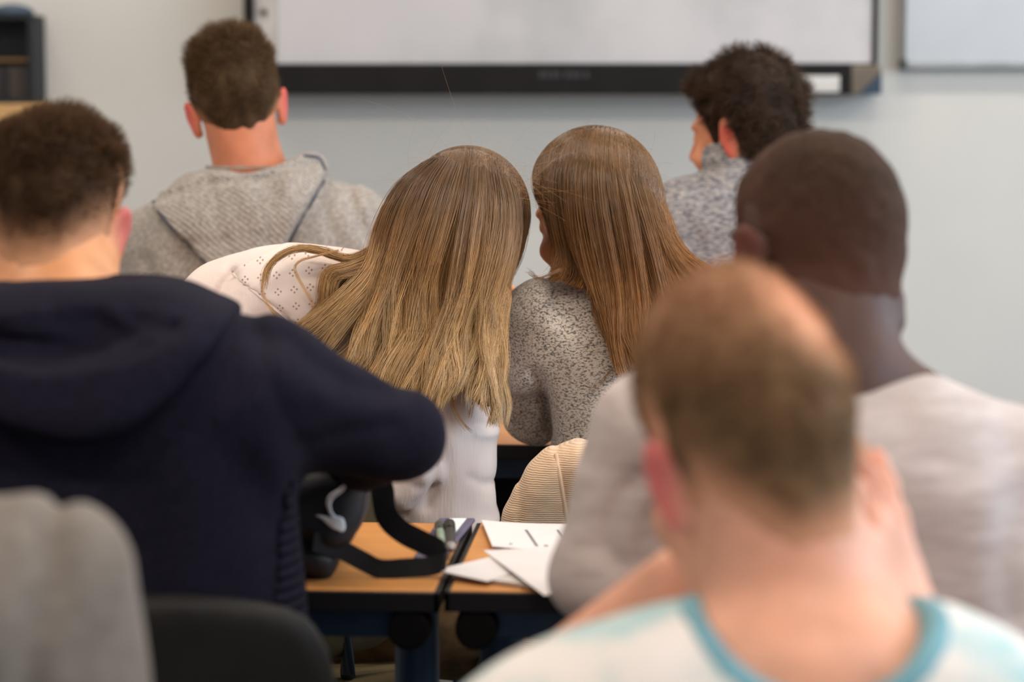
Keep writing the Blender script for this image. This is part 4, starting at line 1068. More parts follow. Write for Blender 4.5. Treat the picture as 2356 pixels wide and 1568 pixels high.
# ================================================================== the two women with long hair
def strands(guides, n, push, ph_, seed, clumps=140, wave=(.006, 10), clump_pull=.75, thick=.022, K=30, flare=.0, r=(.00028, .00018), tipvar=.12):
    """hair falling along guide curves (each K,3 points, ordered from one side to the other)"""
    R = np.random.default_rng(seed)
    Gd = []
    for g in guides:
        g = crom([np.asarray(q, float) for q in g], 8, closed=False)
        s = np.concatenate([[0], np.cumsum(np.linalg.norm(np.diff(g, axis=0), axis=1))]); t = np.linspace(0, s[-1], K)
        Gd.append(np.stack([np.interp(t, s, g[:, a]) for a in range(3)], 1))
    Gd = np.array(Gd); NG = len(Gd)
    def at(f):
        i = np.clip(np.floor(f).astype(int), 0, NG-2); w = (f-i)[:, None, None]; w = w*w*(3-2*w)*.5+w*.5
        return Gd[i]*(1-w)+Gd[i+1]*w
    t = np.linspace(0, 1, K)
    # clump centres
    cf = R.random(clumps)*(NG-1); cl = at(cf)
    ph = cf[:, None]*1.1+R.random((clumps, 3))*1.2; cd = R.random(clumps)
    amp = wave[0]*(.5+R.random(clumps)); fr = wave[1]*(.8+.4*R.random(clumps))
    env = np.clip((t-.25)/.5, 0, 1)
    off = amp[:, None, None]*env[None, :, None]*np.stack([np.sin(fr[:, None]*t+ph[:, :1]), .8*np.sin(fr[:, None]*t+ph[:, 1:2]), np.zeros((clumps, K))], -1)
    cl = cl+off
    cl[:, :, 1] += (cd[:, None]-.5)*thick*1.2*np.sin(np.pi*np.clip(t*1.2, 0, 1))[None]*1.0
    # strands
    ci = R.integers(0, clumps, n); sf = np.clip(cf[ci]+R.normal(0, .28, n), 0, NG-1)
    S = at(sf)
    pull = clump_pull*np.clip((t-.08)/.6, 0, 1)[None, :, None]
    S = S*(1-pull)+cl[ci]*pull
    S = S+R.normal(0, 1, (n, 1, 3))*np.array([.004, .006, .002])*(.35+.65*np.sin(np.pi*np.clip(t, 0, .9)))[None, :, None]
    S[:, :, 1] += (R.random(n)[:, None]-.5)*thick*np.clip(t*4, .15, 1)[None]
    wv = np.sin(R.random((n, 1))*6.28+t[None]*R.uniform(3, 9, (n, 1)))*.0015*t[None]; S[:, :, 0] += wv
    if flare: S[:, :, 0] += R.normal(0, flare, (n, 1))*(t**3)[None]
    # strands end at different lengths
    L = 1-np.abs(R.normal(0, tipvar, n)); L = np.clip(L, .45, 1)
    tt = t[None]*L[:, None]*(K-1); i0 = np.clip(tt.astype(int), 0, K-2); fr_ = (tt-i0)[..., None]
    ar = np.arange(n)[:, None]; S = S[ar, i0]*(1-fr_)+S[ar, i0+1]*fr_
    hr = R.random(n)
    for Gp, h0, h1 in (push or ()): S = pushout(S, Gp, h0+(h1-h0)*hr)
    V, Q, tq, si = tubes(S, r[0], r[1])
    cr = R.random(clumps); rnd = np.clip(.55*cr[ci]+.45*R.random(n), 0, 1)
    return V, Q, tq*L[si], rnd[si], ci[si]

def flyaways(pts_fn, n, seed, K=14, r=.00011, L=(.03, .09)):
    R = np.random.default_rng(seed); S = []
    for i in range(n):
        a, d = pts_fn(R); l = R.uniform(*L); c = R.normal(0, .5, 3); t = np.linspace(0, 1, K)[:, None]
        S.append(a+d*l*t+c*l*t**2+np.array([0, 0, -.5])*l*t**2)
    return tubes(np.array(S), r, r*.7)

# ------------------------------------------------------------------ blond woman in the white blouse
def blond_woman():
    p = Person(980, 3.66, 'person with long wavy blond hair leaning right, in a white blouse with eyelet yoke')
    V = 3.66
    out = [(405, 760), (420, 690), (480, 625), (560, 582), (650, 562), (760, 572), (900, 600), (1000, 680), (1080, 780), (1130, 890), (1146, 960), (1142, 1040), (1138, 1110), (1136, 1150), (1152, 1192), (1130, 1240), (1100, 1330), (1090, 1500), (700, 1500), (640, 1300), (560, 1100), (450, 900)]
    P = p.poly(out, V)
    G = Grid(axis((P[:, 0].min()-.04, P[:, 0].max()+.04, .005)), axis((-.18, .45, .006)), axis((.48, .68, .014), (.68, 1.14, .005)))
    G.add(pillow(P, .0, .12, .11), .005, m=.06)
    # right upper arm hanging to the elbow, left arm forward
    shR = p.q(1070, 960, V-.02); elR = p.q(1080, 1150, V-.03); G.add(cap(shR, elR, .045, .036), .012)
    shL = p.q(500, 700, V); elL = p.q(440, 900, V+.12); wrL = p.q(640, 1020, V+.42); G.add(cap(shL, elL, .055, .045), .04).add(cap(elL, wrL, .045, .034), .02)
    wrR = p.q(1085, 1045, V+.24); G.add(cap(elR, wrR, .036, .030), .02)
    sl = p.q(968, 1085, V-.115); G.add(cap(sl, p.q(918, 1150, V-.125), .036, .022), .008)
    X, Y, Z = np.meshgrid(*G.ax, indexing='ij', sparse=True)
    # gathered pleats fanning from the yoke, sleeve folds
    for i in range(9):
        a = (505+i*44, 648+i*36); b = (470+i*50, 760+i*40) if i < 4 else (560+i*46, 800+i*40)
        crease(G, p.poly([a, ((a[0]+b[0])/2-6, (a[1]+b[1])/2), b], V-.1, closed=False), .0022, .0055, y0=.1)
    for pts, d, w in (([(530, 635), (500, 680), (485, 720)], .012, .009), ([(560, 590), (520, 640), (480, 700)], -.002, .02), ([(1010, 960), (1070, 975), (1130, 985)], .004, .006), ([(1060, 900), (1100, 940), (1140, 950)], .003, .006),
                      ([(1100, 1000), (1130, 1008), (1146, 1010)], -.004, .006), ([(990, 1000), (1000, 1080), (985, 1160)], .010, .008), ([(900, 1090), (940, 1100), (970, 1110)], .005, .008), ([(1040, 1000), (1050, 1080), (1040, 1180)], -.003, .012),
                      ([(900, 1150), (930, 1180), (940, 1200)], .006, .008), ([(1080, 1100), (1110, 1120), (1140, 1125)], .003, .006)):
        crease(G, p.poly(pts, V-.1, closed=False), d, w, y0=.1)
    G.disp(lambda X, Y, Z: .0018*noise(X, Y, Z, 30)+.002*noise(X, Y, Z, 10))
    mw = M('white_crepe', (228, 212, 206), .85, .2)
    mw.color(mw.ramp(mw.noise(14, 3), [(.3, (224, 206, 200)), (.7, (232, 218, 212))]))
    mw.bump(mw.noise(1, 2, (260, 260, 40)), .0012, .6); mw.b.inputs['Sheen Weight'].default_value = .1
    bl = G.mesh('blouse', mw.m, p.e)
    # eyelet yoke
    ye = M('eyelet_lace', (230, 216, 210), .85, .2)
    def dots(scale, off, R_, rot_):
        mp = ye.n('ShaderNodeMapping'); ye.l(ye.tc.outputs['Object'], mp.inputs[0]); mp.inputs['Rotation'].default_value = (0, rot_, 0); mp.inputs['Location'].default_value = off
        mp.inputs['Scale'].default_value = (scale, 0, scale)
        v = ye.n('ShaderNodeVectorMath', operation='FRACTION'); ye.l(mp.outputs[0], v.inputs[0])
        s = ye.n('ShaderNodeVectorMath', operation='DISTANCE'); ye.l(v.outputs[0], s.inputs[0]); s.inputs[1].default_value = (.5, 0, .5)
        return ye.math('LESS_THAN', s.outputs['Value'], R_)
    d = None
    for (ox, oz) in ((.17, 0), (-.17, 0), (0, .17), (0, -.17)):
        q = dots(42, (ox+.3, 0, oz), .062, math.radians(8)); d = q if d is None else ye.math('MAXIMUM', d, q)
    ye.color(ye.mix(d, (230, 216, 210), (180, 146, 138))); ye.bump(ye.math('SUBTRACT', 1, d), .0015, 1); ye.bump(ye.noise(120, 2), .001, .4)
    YP = p.poly([(530, 632), (600, 590), (655, 566), (760, 566), (900, 590), (1000, 660), (1085, 790), (1110, 850), (1075, 880), (1010, 960), (985, 930), (1000, 890), (900, 900), (780, 840), (720, 780), (655, 725), (600, 680)], V-.10, n=3)
    layer(G, YP, .0022, y0=.05, k=.001).mesh('eyelet_yoke', ye.m, bl)
    # piping along the yoke edge
    q = BM(); q.tube(trace([G], p.poly([(530, 634), (600, 682), (655, 727), (720, 784), (780, 842)], V-.10, closed=False, n=6), .0015), .0017, 6); q.build('piping', mw.m, bl)
    # body
    hc = p.q(1055, 560, V+.01)
    hd_ = Head(hc+np.array([-.005, .03, -.002]), rot(-28, 26, 16), (1.0, 1.0, 1.0), 1)
    B = Grid(axis((-.36, -.06, .012), (-.06, .18, .005)), axis((-.12, .22, .006), (.22, .56, .009)), axis((.5, .95, .012), (.95, 1.28, .005)))
    B.add(ell((-.08, .02, .80), (.13, .08, .24)), .03).add(hd_.prim(), .012, m=.02).add(cap(p.q(930, 740, V+.02), hd_.w((0, -.02, -.05)), .052, .050), .03)
    B.add(cap(shR, elR, .036, .03), .02).add(cap(elR, wrR, .03, .024), .02).add(cap(shL, elL, .04, .032), .02).add(cap(elL, wrL, .032, .022), .02)
    for pr_, k in hand_prims(wrL, (.5, 1, -.1), (0, .1, 1), 1, .9): B.add(pr_, k)
    for pr_, k in hand_prims(wrR, (-.4, 1, -.1), (0, .1, 1), -1, .9): B.add(pr_, k)
    finish_body(B, p, hd_, sk1b)
    # long hair: guides run from the parting at the crown downwards (photo outline, with depth off the back)
    Rn = np.random.default_rng(5)
    def g(pts, vs): return [p.q(x, y, v) for (x, y), v in zip(pts, vs)]
    a = V-.045
    GD = [
        g([(985, 372), (925, 420), (890, 480), (865, 540), (845, 600), (800, 660), (735, 710), (690, 740)], [a+.05, a+.01, a, a-.01, a-.05, a-.09, a-.11, a-.12]),
        g([(1000, 366), (940, 415), (900, 480), (872, 560), (845, 650), (800, 720), (740, 775), (700, 800)], [a+.05, a, a-.02, a-.03, a-.07, a-.10, a-.12, a-.125]),
        g([(1012, 362), (955, 415), (920, 490), (890, 590), (860, 690), (825, 770), (800, 830), (760, 850)], [a+.05, a-.01, a-.03, a-.05, a-.08, a-.11, a-.13, a-.13]),
        g([(1030, 358), (985, 420), (950, 510), (920, 620), (895, 720), (870, 800), (850, 860), (830, 890)], [a+.05, a-.02, a-.045, a-.06, a-.09, a-.12, a-.135, a-.135]),
        g([(1050, 356), (1015, 430), (985, 530), (960, 640), (940, 740), (915, 820), (895, 880), (880, 915)], [a+.05, a-.03, a-.055, a-.065, a-.09, a-.12, a-.135, a-.135]),
        g([(1070, 357), (1050, 440), (1025, 550), (1000, 660), (985, 760), (960, 840), (945, 900), (925, 945)], [a+.05, a-.03, a-.06, a-.07, a-.09, a-.12, a-.135, a-.135]),
        g([(1090, 361), (1080, 450), (1060, 560), (1035, 670), (1015, 770), (1000, 850), (980, 910), (965, 960)], [a+.05, a-.03, a-.06, a-.07, a-.09, a-.12, a-.135, a-.135]),
        g([(1110, 368), (1112, 460), (1095, 570), (1072, 680), (1050, 780), (1040, 850), (1022, 890), (1010, 925)], [a+.05, a-.03, a-.055, a-.07, a-.09, a-.12, a-.13, a-.13]),
        g([(1132, 378), (1145, 470), (1130, 580), (1105, 690), (1085, 790), (1078, 850), (1070, 880), (1060, 900)], [a+.05, a-.02, a-.05, a-.065, a-.085, a-.11, a-.12, a-.12]),
        g([(1155, 392), (1172, 480), (1160, 580), (1138, 700), (1125, 800), (1120, 870), (1125, 930), (1130, 960)], [a+.055, a-.0, a-.03, a-.045, a-.07, a-.09, a-.10, a-.10]),
        g([(1175, 410), (1192, 490), (1182, 590), (1155, 700), (1145, 800), (1150, 880), (1155, 940), (1148, 985)], [a+.06, a+.03, a+.01, a-.01, a-.04, a-.06, a-.08, a-.09]),
    ]
    hm = hair_mat('hair_blond_long', [(0, (126, 98, 74)), (.28, (152, 116, 82)), (.50, (220, 166, 106)), (.75, (250, 200, 134)), (1, (253, 210, 152))], .42, .34, .5)
    # scalp hair mass under the strands
    GD = [[q[0]+np.array([(0), .045, -.006])]+q+([q[-1]+(q[-1]-q[-2])*.9] if i < 7 else []) for i, q in enumerate(GD)]
    Gm = Grid(axis((-.19, .20, .005)), axis((-.22, .16, .005)), axis((.86, 1.30, .005)))
    f_, lo_, hi_ = hd_.prim(ears=False); Gm.add((lambda X, Y, Z: f_(X, Y, Z)-.010, lo_-.01, hi_+.01), .01)
    for i in range(3, len(GD)-1):
        for j in range(4, 7):
            A_, B_ = GD[i][j], GD[i][j+1]; C_ = GD[i+1][j]
            rr = .022 if j < 6 else .014
            off = np.array([.010 if i == 0 else (-.012 if i > 8 else 0), .030, .006]); Gm.add(cap(A_+off, B_+off, rr, rr*.8), .012); Gm.add(cap((A_+C_)/2+off, (B_+GD[i+1][j+1])/2+off, rr, rr*.8), .012)
    PUSH = [(Gm, .0005, .010), (G, .001, .006)]
    V1, Q1, t1, r1, _ = strands(GD, 17000, PUSH, None, 31, clumps=105, wave=(.013, 12), thick=.038, clump_pull=.74, tipvar=.065)
    # hair on the far side of the parting, folding over to the right
    GP = [g([(1000, 362), (1040, 352), (1090, 358), (1140, 378), (1180, 410), (1198, 470), (1190, 560), (1165, 640)], [V+.03, V+.04, V+.045, V+.05, V+.05, V+.05, V+.05, V+.05]),
          g([(1040, 356), (1085, 360), (1130, 378), (1165, 398), (1188, 430), (1203, 500), (1190, 590), (1160, 660)], [V+.01, V+.015, V+.02, V+.02, V+.03, V+.04, V+.04, V+.04])]
    V2, Q2, t2, r2, _ = strands(GP, 1800, PUSH, None, 32, clumps=24, wave=(.003, 7), thick=.02, clump_pull=.5)
    # locks over the left shoulder
    GL = [g([(905, 520), (860, 565), (800, 590), (740, 572), (690, 566), (650, 580), (615, 610), (605, 660)], [V-.02, V-.06, V-.09, V-.09, V-.10, V-.115, V-.12, V-.125]),
          g([(900, 540), (850, 585), (790, 610), (755, 620), (745, 660), (740, 700), (690, 745), (640, 775)], [V-.03, V-.08, V-.11, V-.12, V-.125, V-.125, V-.13, V-.13])]
    V3, Q3, t3, r3, _ = strands([GL[0]], 1, PUSH, None, 1, clumps=1) if False else strands(GL[:1]+[[q+np.array([0, -.004, -.006]) for q in GL[0]]], 300, PUSH, None, 33, clumps=12, wave=(.006, 7), thick=.012, clump_pull=.5, tipvar=.3)
    V4, Q4, t4, r4, _ = strands(GL[1:]+[[q+np.array([.012, -.006, -.012]) for q in GL[1]]], 1500, PUSH, None, 34, clumps=26, wave=(.006, 7), thick=.020, clump_pull=.45, tipvar=.15)
    loose = [[(780, 575), (720, 590), (690, 600), (680, 620), (700, 660), (722, 700), (722, 740), (718, 760)], [(690, 566), (640, 590), (608, 630), (605, 680), (630, 720), (650, 760), (655, 780), (655, 790)],
             [(1050, 840), (1045, 880), (1040, 910), (1045, 940), (1055, 960), (1068, 978), (1075, 985), (1080, 990)], [(810, 700), (770, 730), (720, 750), (690, 770), (670, 800), (660, 820), (655, 830), (650, 835)],
             [(1085, 820), (1095, 850), (1105, 880), (1100, 905), (1090, 925), (1085, 940), (1082, 950), (1080, 960)], [(900, 860), (880, 880), (870, 900), (855, 910), (850, 920), (840, 930), (835, 935), (830, 940)]]
    LS = []
    for i, l in enumerate(loose):
        gg = g(l, [V-.115, V-.125, V-.13, V-.13, V-.13, V-.13, V-.13, V-.13]); c = crom(gg, 5, False)
        for j in range(16): LS.append(c[np.linspace(0, len(c)-1, 30).astype(int)]+Rn.normal(0, .0011, 3)+np.linspace(0, 1, 30)[:, None]*Rn.normal(0, .0025, 3))
    V5, Q5, t5, s5 = tubes(np.array(LS), .0002, .00015)
    def fly(R):
        a_ = R.uniform(0, math.pi); c = p.q(1075, 470, V-.01); P0 = c+np.array([math.cos(a_)*.078, R.uniform(-.02, .03), math.sin(a_)*.070]); return P0, np.array([math.cos(a_), 0, math.sin(a_)])*.8+R.normal(0, .5, 3)
    V6, Q6, t6, s6 = flyaways(fly, 90, 41)
    vm, fm = surface_nets(Gm.D, *Gm.ax, smooth=2)
    # cut away the face side
    tz = np.clip((1.2-vm[:, 2])/.28, 0, 1)
    VV, FF = merge((vm, fm), (V1, Q1), (V2, Q2), (V3, Q3), (V4, Q4), (V5, Q5), (V6, Q6))
    n_ = len(vm)
    tA = np.concatenate([tz*.75, t1, t2*.45, .55+.3*t3, .5+.3*t4, np.full(len(V5), .7), np.full(len(V6), .5)])
    rA = np.concatenate([np.full(n_, .15), r1, r2, r3, r4, np.full(len(V5), .8), np.full(len(V6), .9)])
    raw_mesh('hair', VV, FF, hm, p.e, True, {'t': tA, 'rnd': rA})
    seated_legs(None, p, -.02, .36, m_khaki, u=-.02)
blond_woman()

# ------------------------------------------------------------------ brown-haired woman in the speckled sweater
def brown_woman():
    p = Person(1400, 3.74, 'person with straight brown hair facing left, in a speckled grey knit sweater')
    V = 3.74
    out = [(1158, 820), (1158, 720), (1185, 672), (1232, 640), (1300, 630), (1420, 620), (1560, 600), (1640, 640), (1700, 720), (1730, 850), (1740, 1000), (1720, 1200), (1720, 1500), (1290, 1500), (1275, 1200), (1268, 1050), (1255, 960), (1230, 905), (1180, 900)]
    P = p.poly(out, V)
    G = Grid(axis((P[:, 0].min()-.05, P[:, 0].max()+.04, .005)), axis((-.17, .36, .006)), axis((.48, .70, .014), (.70, 1.10, .005)))
    G.add(pillow(P, .0, .115, .105), .005, m=.06)
    shL = p.q(1235, 760, V+.0); elL = p.q(1212, 958, V+.08); G.add(cap(shL, elL, .060, .036), .03)
    G.add(cap(p.q(1235, 900, V+.06), p.q(1225, 972, V+.09), .050, .032), .02)
    G.add(cap(p.q(1238, 925, V+.07), p.q(1240, 985, V+.10), .038, .026), .02)
    wrL = p.q(1170, 835, V+.22); G.add(cap(elL+[0, .01, 0], elL+(wrL-elL)*.55, .036, .030), .01)
    shR = p.q(1650, 760, V); elR = p.q(1720, 980, V+.10); wrR = p.q(1600, 1010, V+.36); G.add(cap(shR, elR, .055, .045), .04).add(cap(elR, wrR, .042, .03), .02)
    for pts, d, w in (([(1262, 1020), (1262, 960), (1250, 900), (1230, 860)], .014, .010), ([(1230, 690), (1300, 760), (1330, 850)], -.003, .02), ([(1300, 900), (1290, 980), (1300, 1020)], -.003, .015), ([(1180, 950), (1220, 940), (1250, 930)], .004, .01),
                      ([(1290, 640), (1270, 660), (1255, 650)], .005, .006)):
        crease(G, p.poly(pts, V-.1, closed=False), d, w, y0=.12)
    G.disp(lambda X, Y, Z: .0025*noise(X, Y, Z, 16)+.0008*noise(X, Y, Z, 110))
    mk = M('speckled_knit', (190, 178, 166), .95, .1)
    n1 = mk.noise(1, 3, (230, 230, 400), .7); n2 = mk.noise(9, 2)
    c = mk.ramp(n1, [(.40, (54, 52, 55)), (.455, (160, 150, 142)), (.51, (240, 228, 214))]); mk.color(mk.mix(.22, c, mk.ramp(n2, [(.3, (190, 180, 172)), (.7, (226, 212, 200))])))
    mk.bump(n1, .0018, .8); mk.b.inputs['Sheen Weight'].default_value = .15
    G.mesh('sweater', mk.m, p.e)
    hc = p.q(1374, 520, V+.0)
    hd_ = Head(hc+np.array([-.002, .015, .006]), rot(52, 12, -4), (.96, .95, 1.0), 1)
    B = Grid(axis((-.20, .14, .0045), (.14, .30, .012)), axis((-.14, .20, .0045), (.20, .5, .008)), axis((.5, .95, .012), (.95, 1.29, .0045)))
    B.add(ell((.06, .02, .80), (.14, .08, .24)), .03).add(hd_.prim(), .012, m=.02).add(cap(p.q(1420, 700, V+.02), hd_.w((0, -.02, -.05)), .052, .048), .03)
    B.add(cap(shL, elL, .04, .03), .02).add(cap(elL, wrL, .032, .025), .02).add(cap(shR, elR, .04, .032), .02).add(cap(elR, wrR, .03, .024), .02)
    for pr_, k in hand_prims(wrL+np.array([0, .01, .0]), np.array([.0, .0, 1.]), (-.9, .4, 0), 1, .9, .15, .8): B.add(pr_, k)
    for pr_, k in hand_prims(wrR, (-.4, 1, -.1), (0, .1, 1), -1, .9): B.add(pr_, k)
    finish_body(B, p, hd_, sk1)
    def g(pts, vs): return [p.q(x, y, v) for (x, y), v in zip(pts, vs)]
    a = V-.04
    GD = [
        g([(1330, 338), (1268, 358), (1248, 395), (1242, 430), (1248, 462), (1258, 490), (1270, 515), (1280, 540)], [a+.09, a+.08, a+.05, a+.03, a+.02, a+.01, a+.0, a-.0]),
        g([(1340, 333), (1285, 362), (1272, 420), (1276, 480), (1284, 540), (1292, 590), (1284, 625), (1262, 646)], [a+.06, a+.03, a+.0, a-.01, a-.02, a-.03, a-.05, a-.07]),
        g([(1350, 330), (1305, 370), (1300, 440), (1312, 510), (1330, 570), (1345, 610), (1350, 640), (1340, 665)], [a+.05, a+.0, a-.02, a-.03, a-.04, a-.05, a-.06, a-.08]),
        g([(1362, 328), (1335, 375), (1330, 450), (1340, 530), (1352, 600), (1368, 680), (1385, 740), (1410, 800)], [a+.05, a-.01, a-.04, a-.05, a-.06, a-.08, a-.095, a-.10]),
        g([(1378, 327), (1365, 380), (1368, 460), (1380, 550), (1395, 640), (1405, 710), (1415, 780), (1435, 880)], [a+.05, a-.02, a-.05, a-.06, a-.07, a-.09, a-.10, a-.11]),
        g([(1390, 327), (1395, 385), (1402, 460), (1415, 550), (1430, 640), (1440, 710), (1445, 770), (1480, 840)], [a+.05, a-.02, a-.05, a-.06, a-.07, a-.09, a-.10, a-.11]),
        g([(1402, 328), (1425, 385), (1440, 460), (1455, 540), (1472, 620), (1485, 690), (1490, 760), (1480, 820)], [a+.05, a-.01, a-.045, a-.06, a-.07, a-.085, a-.10, a-.105]),
        g([(1415, 331), (1450, 385), (1472, 455), (1495, 530), (1518, 600), (1540, 670), (1545, 720), (1540, 780)], [a+.05, a+.0, a-.035, a-.05, a-.065, a-.08, a-.095, a-.10]),
        g([(1425, 335), (1470, 385), (1495, 450), (1520, 520), (1550, 580), (1590, 640), (1610, 690), (1620, 740)], [a+.05, a+.02, a-.01, a-.03, a-.05, a-.07, a-.08, a-.09]),
        g([(1435, 340), (1484, 395), (1512, 460), (1536, 525), (1570, 580), (1620, 615), (1660, 650), (1690, 690)], [a+.06, a+.04, a+.02, a-.0, a-.03, a-.05, a-.06, a-.07]),
    ]
    hm = hair_mat('hair_brown_long', [(0, (134, 104, 76)), (.35, (150, 110, 70)), (.7, (188, 128, 70)), (1, (204, 144, 84))], .42, .32, .5)
    GD = [[q[0]+np.array([(0), .045, -.006])]+q for q in GD]
    Gm = Grid(axis((-.12, .26, .005)), axis((-.20, .14, .005)), axis((.94, 1.30, .005)))
    X, Y, Z = np.meshgrid(*Gm.ax, indexing='ij', sparse=True); x, y, z = hd_.loc(X, Y, Z)
    d = head_f(x, y, z, ears=False, fem=1)-.008
    Gm.D = smax(d, -(z-np.interp(y, [-.13, -.02, .0, .02, .04, .07, .12], [-.09, -.09, -.05, .02, .05, .066, .08])), .006).astype(np.float32)
    for i in range(3, len(GD)-1):
        for j in range(3, 5):
            A_, B_ = GD[i][j], GD[i][j+1]; C_ = GD[i+1][j]; rr = .018 if j < 5 else .012
            off = np.array([.0 if i < 7 else -.012, .026, 0]); Gm.add(cap(A_+off, B_+off, rr, rr*.7), .012); Gm.add(cap((A_+C_)/2+off, (B_+GD[i+1][j+1])/2+off, rr, rr*.7), .012)
    PUSH = [(Gm, .0005, .010), (G, .001, .006)]
    V1, Q1, t1, r1, _ = strands(GD[2:], 13000, PUSH, None, 51, clumps=64, wave=(.005, 7), thick=.030, clump_pull=.9, tipvar=.17, flare=.003)
    V0, Q0, t0, r0, _ = strands(GD[:3], 3600, PUSH, None, 52, clumps=24, wave=(.003, 7), thick=.020, clump_pull=.7, tipvar=.08, flare=.002)
    Rn = np.random.default_rng(8)
    loose = [[(1410, 660), (1420, 720), (1440, 780), (1470, 820), (1450, 850), (1420, 840), (1390, 870), (1355, 900)], [(1440, 700), (1450, 760), (1455, 800), (1445, 830), (1440, 860), (1437, 890), (1436, 900), (1435, 910)],
             [(1370, 640), (1362, 680), (1370, 730), (1390, 770), (1420, 800), (1450, 830), (1480, 840), (1495, 835)], [(1290, 620), (1262, 632), (1240, 640), (1232, 638), (1226, 634), (1222, 630), (1218, 628), (1215, 626)],
             [(1480, 700), (1500, 760), (1495, 800), (1480, 820), (1470, 840), (1468, 850), (1466, 855), (1465, 860)]]
    LS = []
    for i, l in enumerate(loose):
        gg = g(l, [V-.11, V-.12, V-.125, V-.13, V-.13, V-.13, V-.13, V-.13]); c = crom(gg, 5, False)
        for j in range(22): LS.append(c[np.linspace(0, len(c)-1, 30).astype(int)]+Rn.normal(0, .0014, 3)+np.linspace(0, 1, 30)[:, None]*Rn.normal(0, .004, 3))
    V5, Q5, t5, s5 = tubes(np.array(LS), .0002, .00015)
    def fly(R):
        a_ = R.uniform(0, math.pi); c = p.q(1375, 440, V); P0 = c+np.array([math.cos(a_)*.088, R.uniform(-.02, .03), math.sin(a_)*.075]); return P0, np.array([math.cos(a_), 0, math.sin(a_)])*.6+R.normal(0, .5, 3)
    V6, Q6, t6, s6 = flyaways(fly, 60, 42, L=(.02, .05))
    vm, fm = surface_nets(Gm.D, *Gm.ax, smooth=2)
    VV, FF = merge((vm, fm), (V1, Q1), (V0, Q0), (V5, Q5), (V6, Q6)); tz = np.clip((1.2-vm[:, 2])/.3, 0, 1)
    tA = np.concatenate([tz*.6, t1, t0*.7, np.full(len(V5), .55), np.full(len(V6), .5)]); rA = np.concatenate([np.full(len(vm), .15), r1, r0, np.full(len(V5), .8), np.full(len(V6), .9)])
    raw_mesh('hair', VV, FF, hm, p.e, True, {'t': tA, 'rnd': rA})
    seated_legs(None, p, .0, .38, m_denim, u=.06)
    ch = chair(W((p.u0+.035, p.v0-.10, 0)), YAW, 'black classroom chair under the cream corduroy jacket', 'classroom chairs', back_top=.79, wid=.42)
    return p
bw = brown_woman()
chair(W(U(640, 784, 3.62)*[1, 1, 0]), YAW, 'olive classroom chair of the blond woman in white blouse', 'classroom chairs', wid=.38, back_top=.83, mat=plain('olive_upholstery', (92, 82, 60), .9, .1))

# ------------------------------------------------------------------ cream jacket hung over the chair back
def jacket():
    V = 3.40; c = U(1400, 784, V); e0 = (c[0], V)
    class J: pass
    p = Person.__new__(Person); p.u0, p.v0 = c[0], V
    e = empty('corduroy_jacket', tuple(W((c[0], V, 0))+np.array([0, 0, .80])), 'cream ribbed corduroy jacket hung over the chair back behind the speckled sweater', 'jacket'); 
    out = [(1262, 1024), (1300, 1016), (1400, 1010), (1520, 1010), (1610, 1030), (1650, 1080), (1680, 1200), (1690, 1450), (1680, 1620), (1190, 1620), (1165, 1400), (1155, 1210), (1175, 1140), (1205, 1078), (1232, 1048)]
    P = p.poly(out, V)
    G = Grid(axis((P[:, 0].min()-.02, P[:, 0].max()+.02, .0045)), axis((-.10, .10, .0045)), axis((.50, .86, .0045)))
    G.add(pillow(P, lambda X, Z: .0+.10*X*X, .050, .040)[0:1]+(np.array([P[:, 0].min(), -.08, .5]), np.array([P[:, 0].max(), .08, .85])), .005)
    for pts, d, w in (([(1278, 1020), (1290, 1080), (1300, 1140), (1310, 1200)], .004, .004), ([(1232, 1048), (1200, 1100), (1195, 1200), (1190, 1400)], .004, .004), ([(1330, 1030), (1325, 1100), (1330, 1200)], -.006, .012), ([(1420, 1030), (1400, 1150), (1420, 1300)], .008, .02)):
        crease(G, p.poly(pts, V-.05, closed=False), d, w, y0=.05)
    G.disp(lambda X, Y, Z: .003*noise(X, Y, Z, 18)+.0007*noise(X, Y, Z, 150))
    m = M('cream_corduroy', (226, 200, 170), .95, .1); w_ = m.wave(104, 'Z', 2.0)
    m.color(m.ramp(w_, [(.1, (200, 168, 138)), (.6, (222, 192, 162))])); m.bump(w_, .0008, .8); m.bump(m.noise(300, 2), .001, .4); m.b.inputs['Sheen Weight'].default_value = .3
    o = G.mesh('shell', m.m, e); o.location = (0, 0, -.80)
    q = BM(); q.tube(trace([G], p.poly([(1274, 1022), (1286, 1080), (1296, 1140), (1306, 1200)], V-.05, closed=False), .0005), .0030, 8); s = q.build('shoulder_seam', plain('cream_seam', (218, 188, 158), .9), e); s.location = (0, 0, -.80)
jacket()
# ================================================================== things on the middle desks
def T(px, py, dz=0.): return ray_at(px, py, 2, DESK_Z+dz)+np.array([0, 0, 0])
def base_at(pt): return np.array([pt[0], pt[1], DESK_Z])
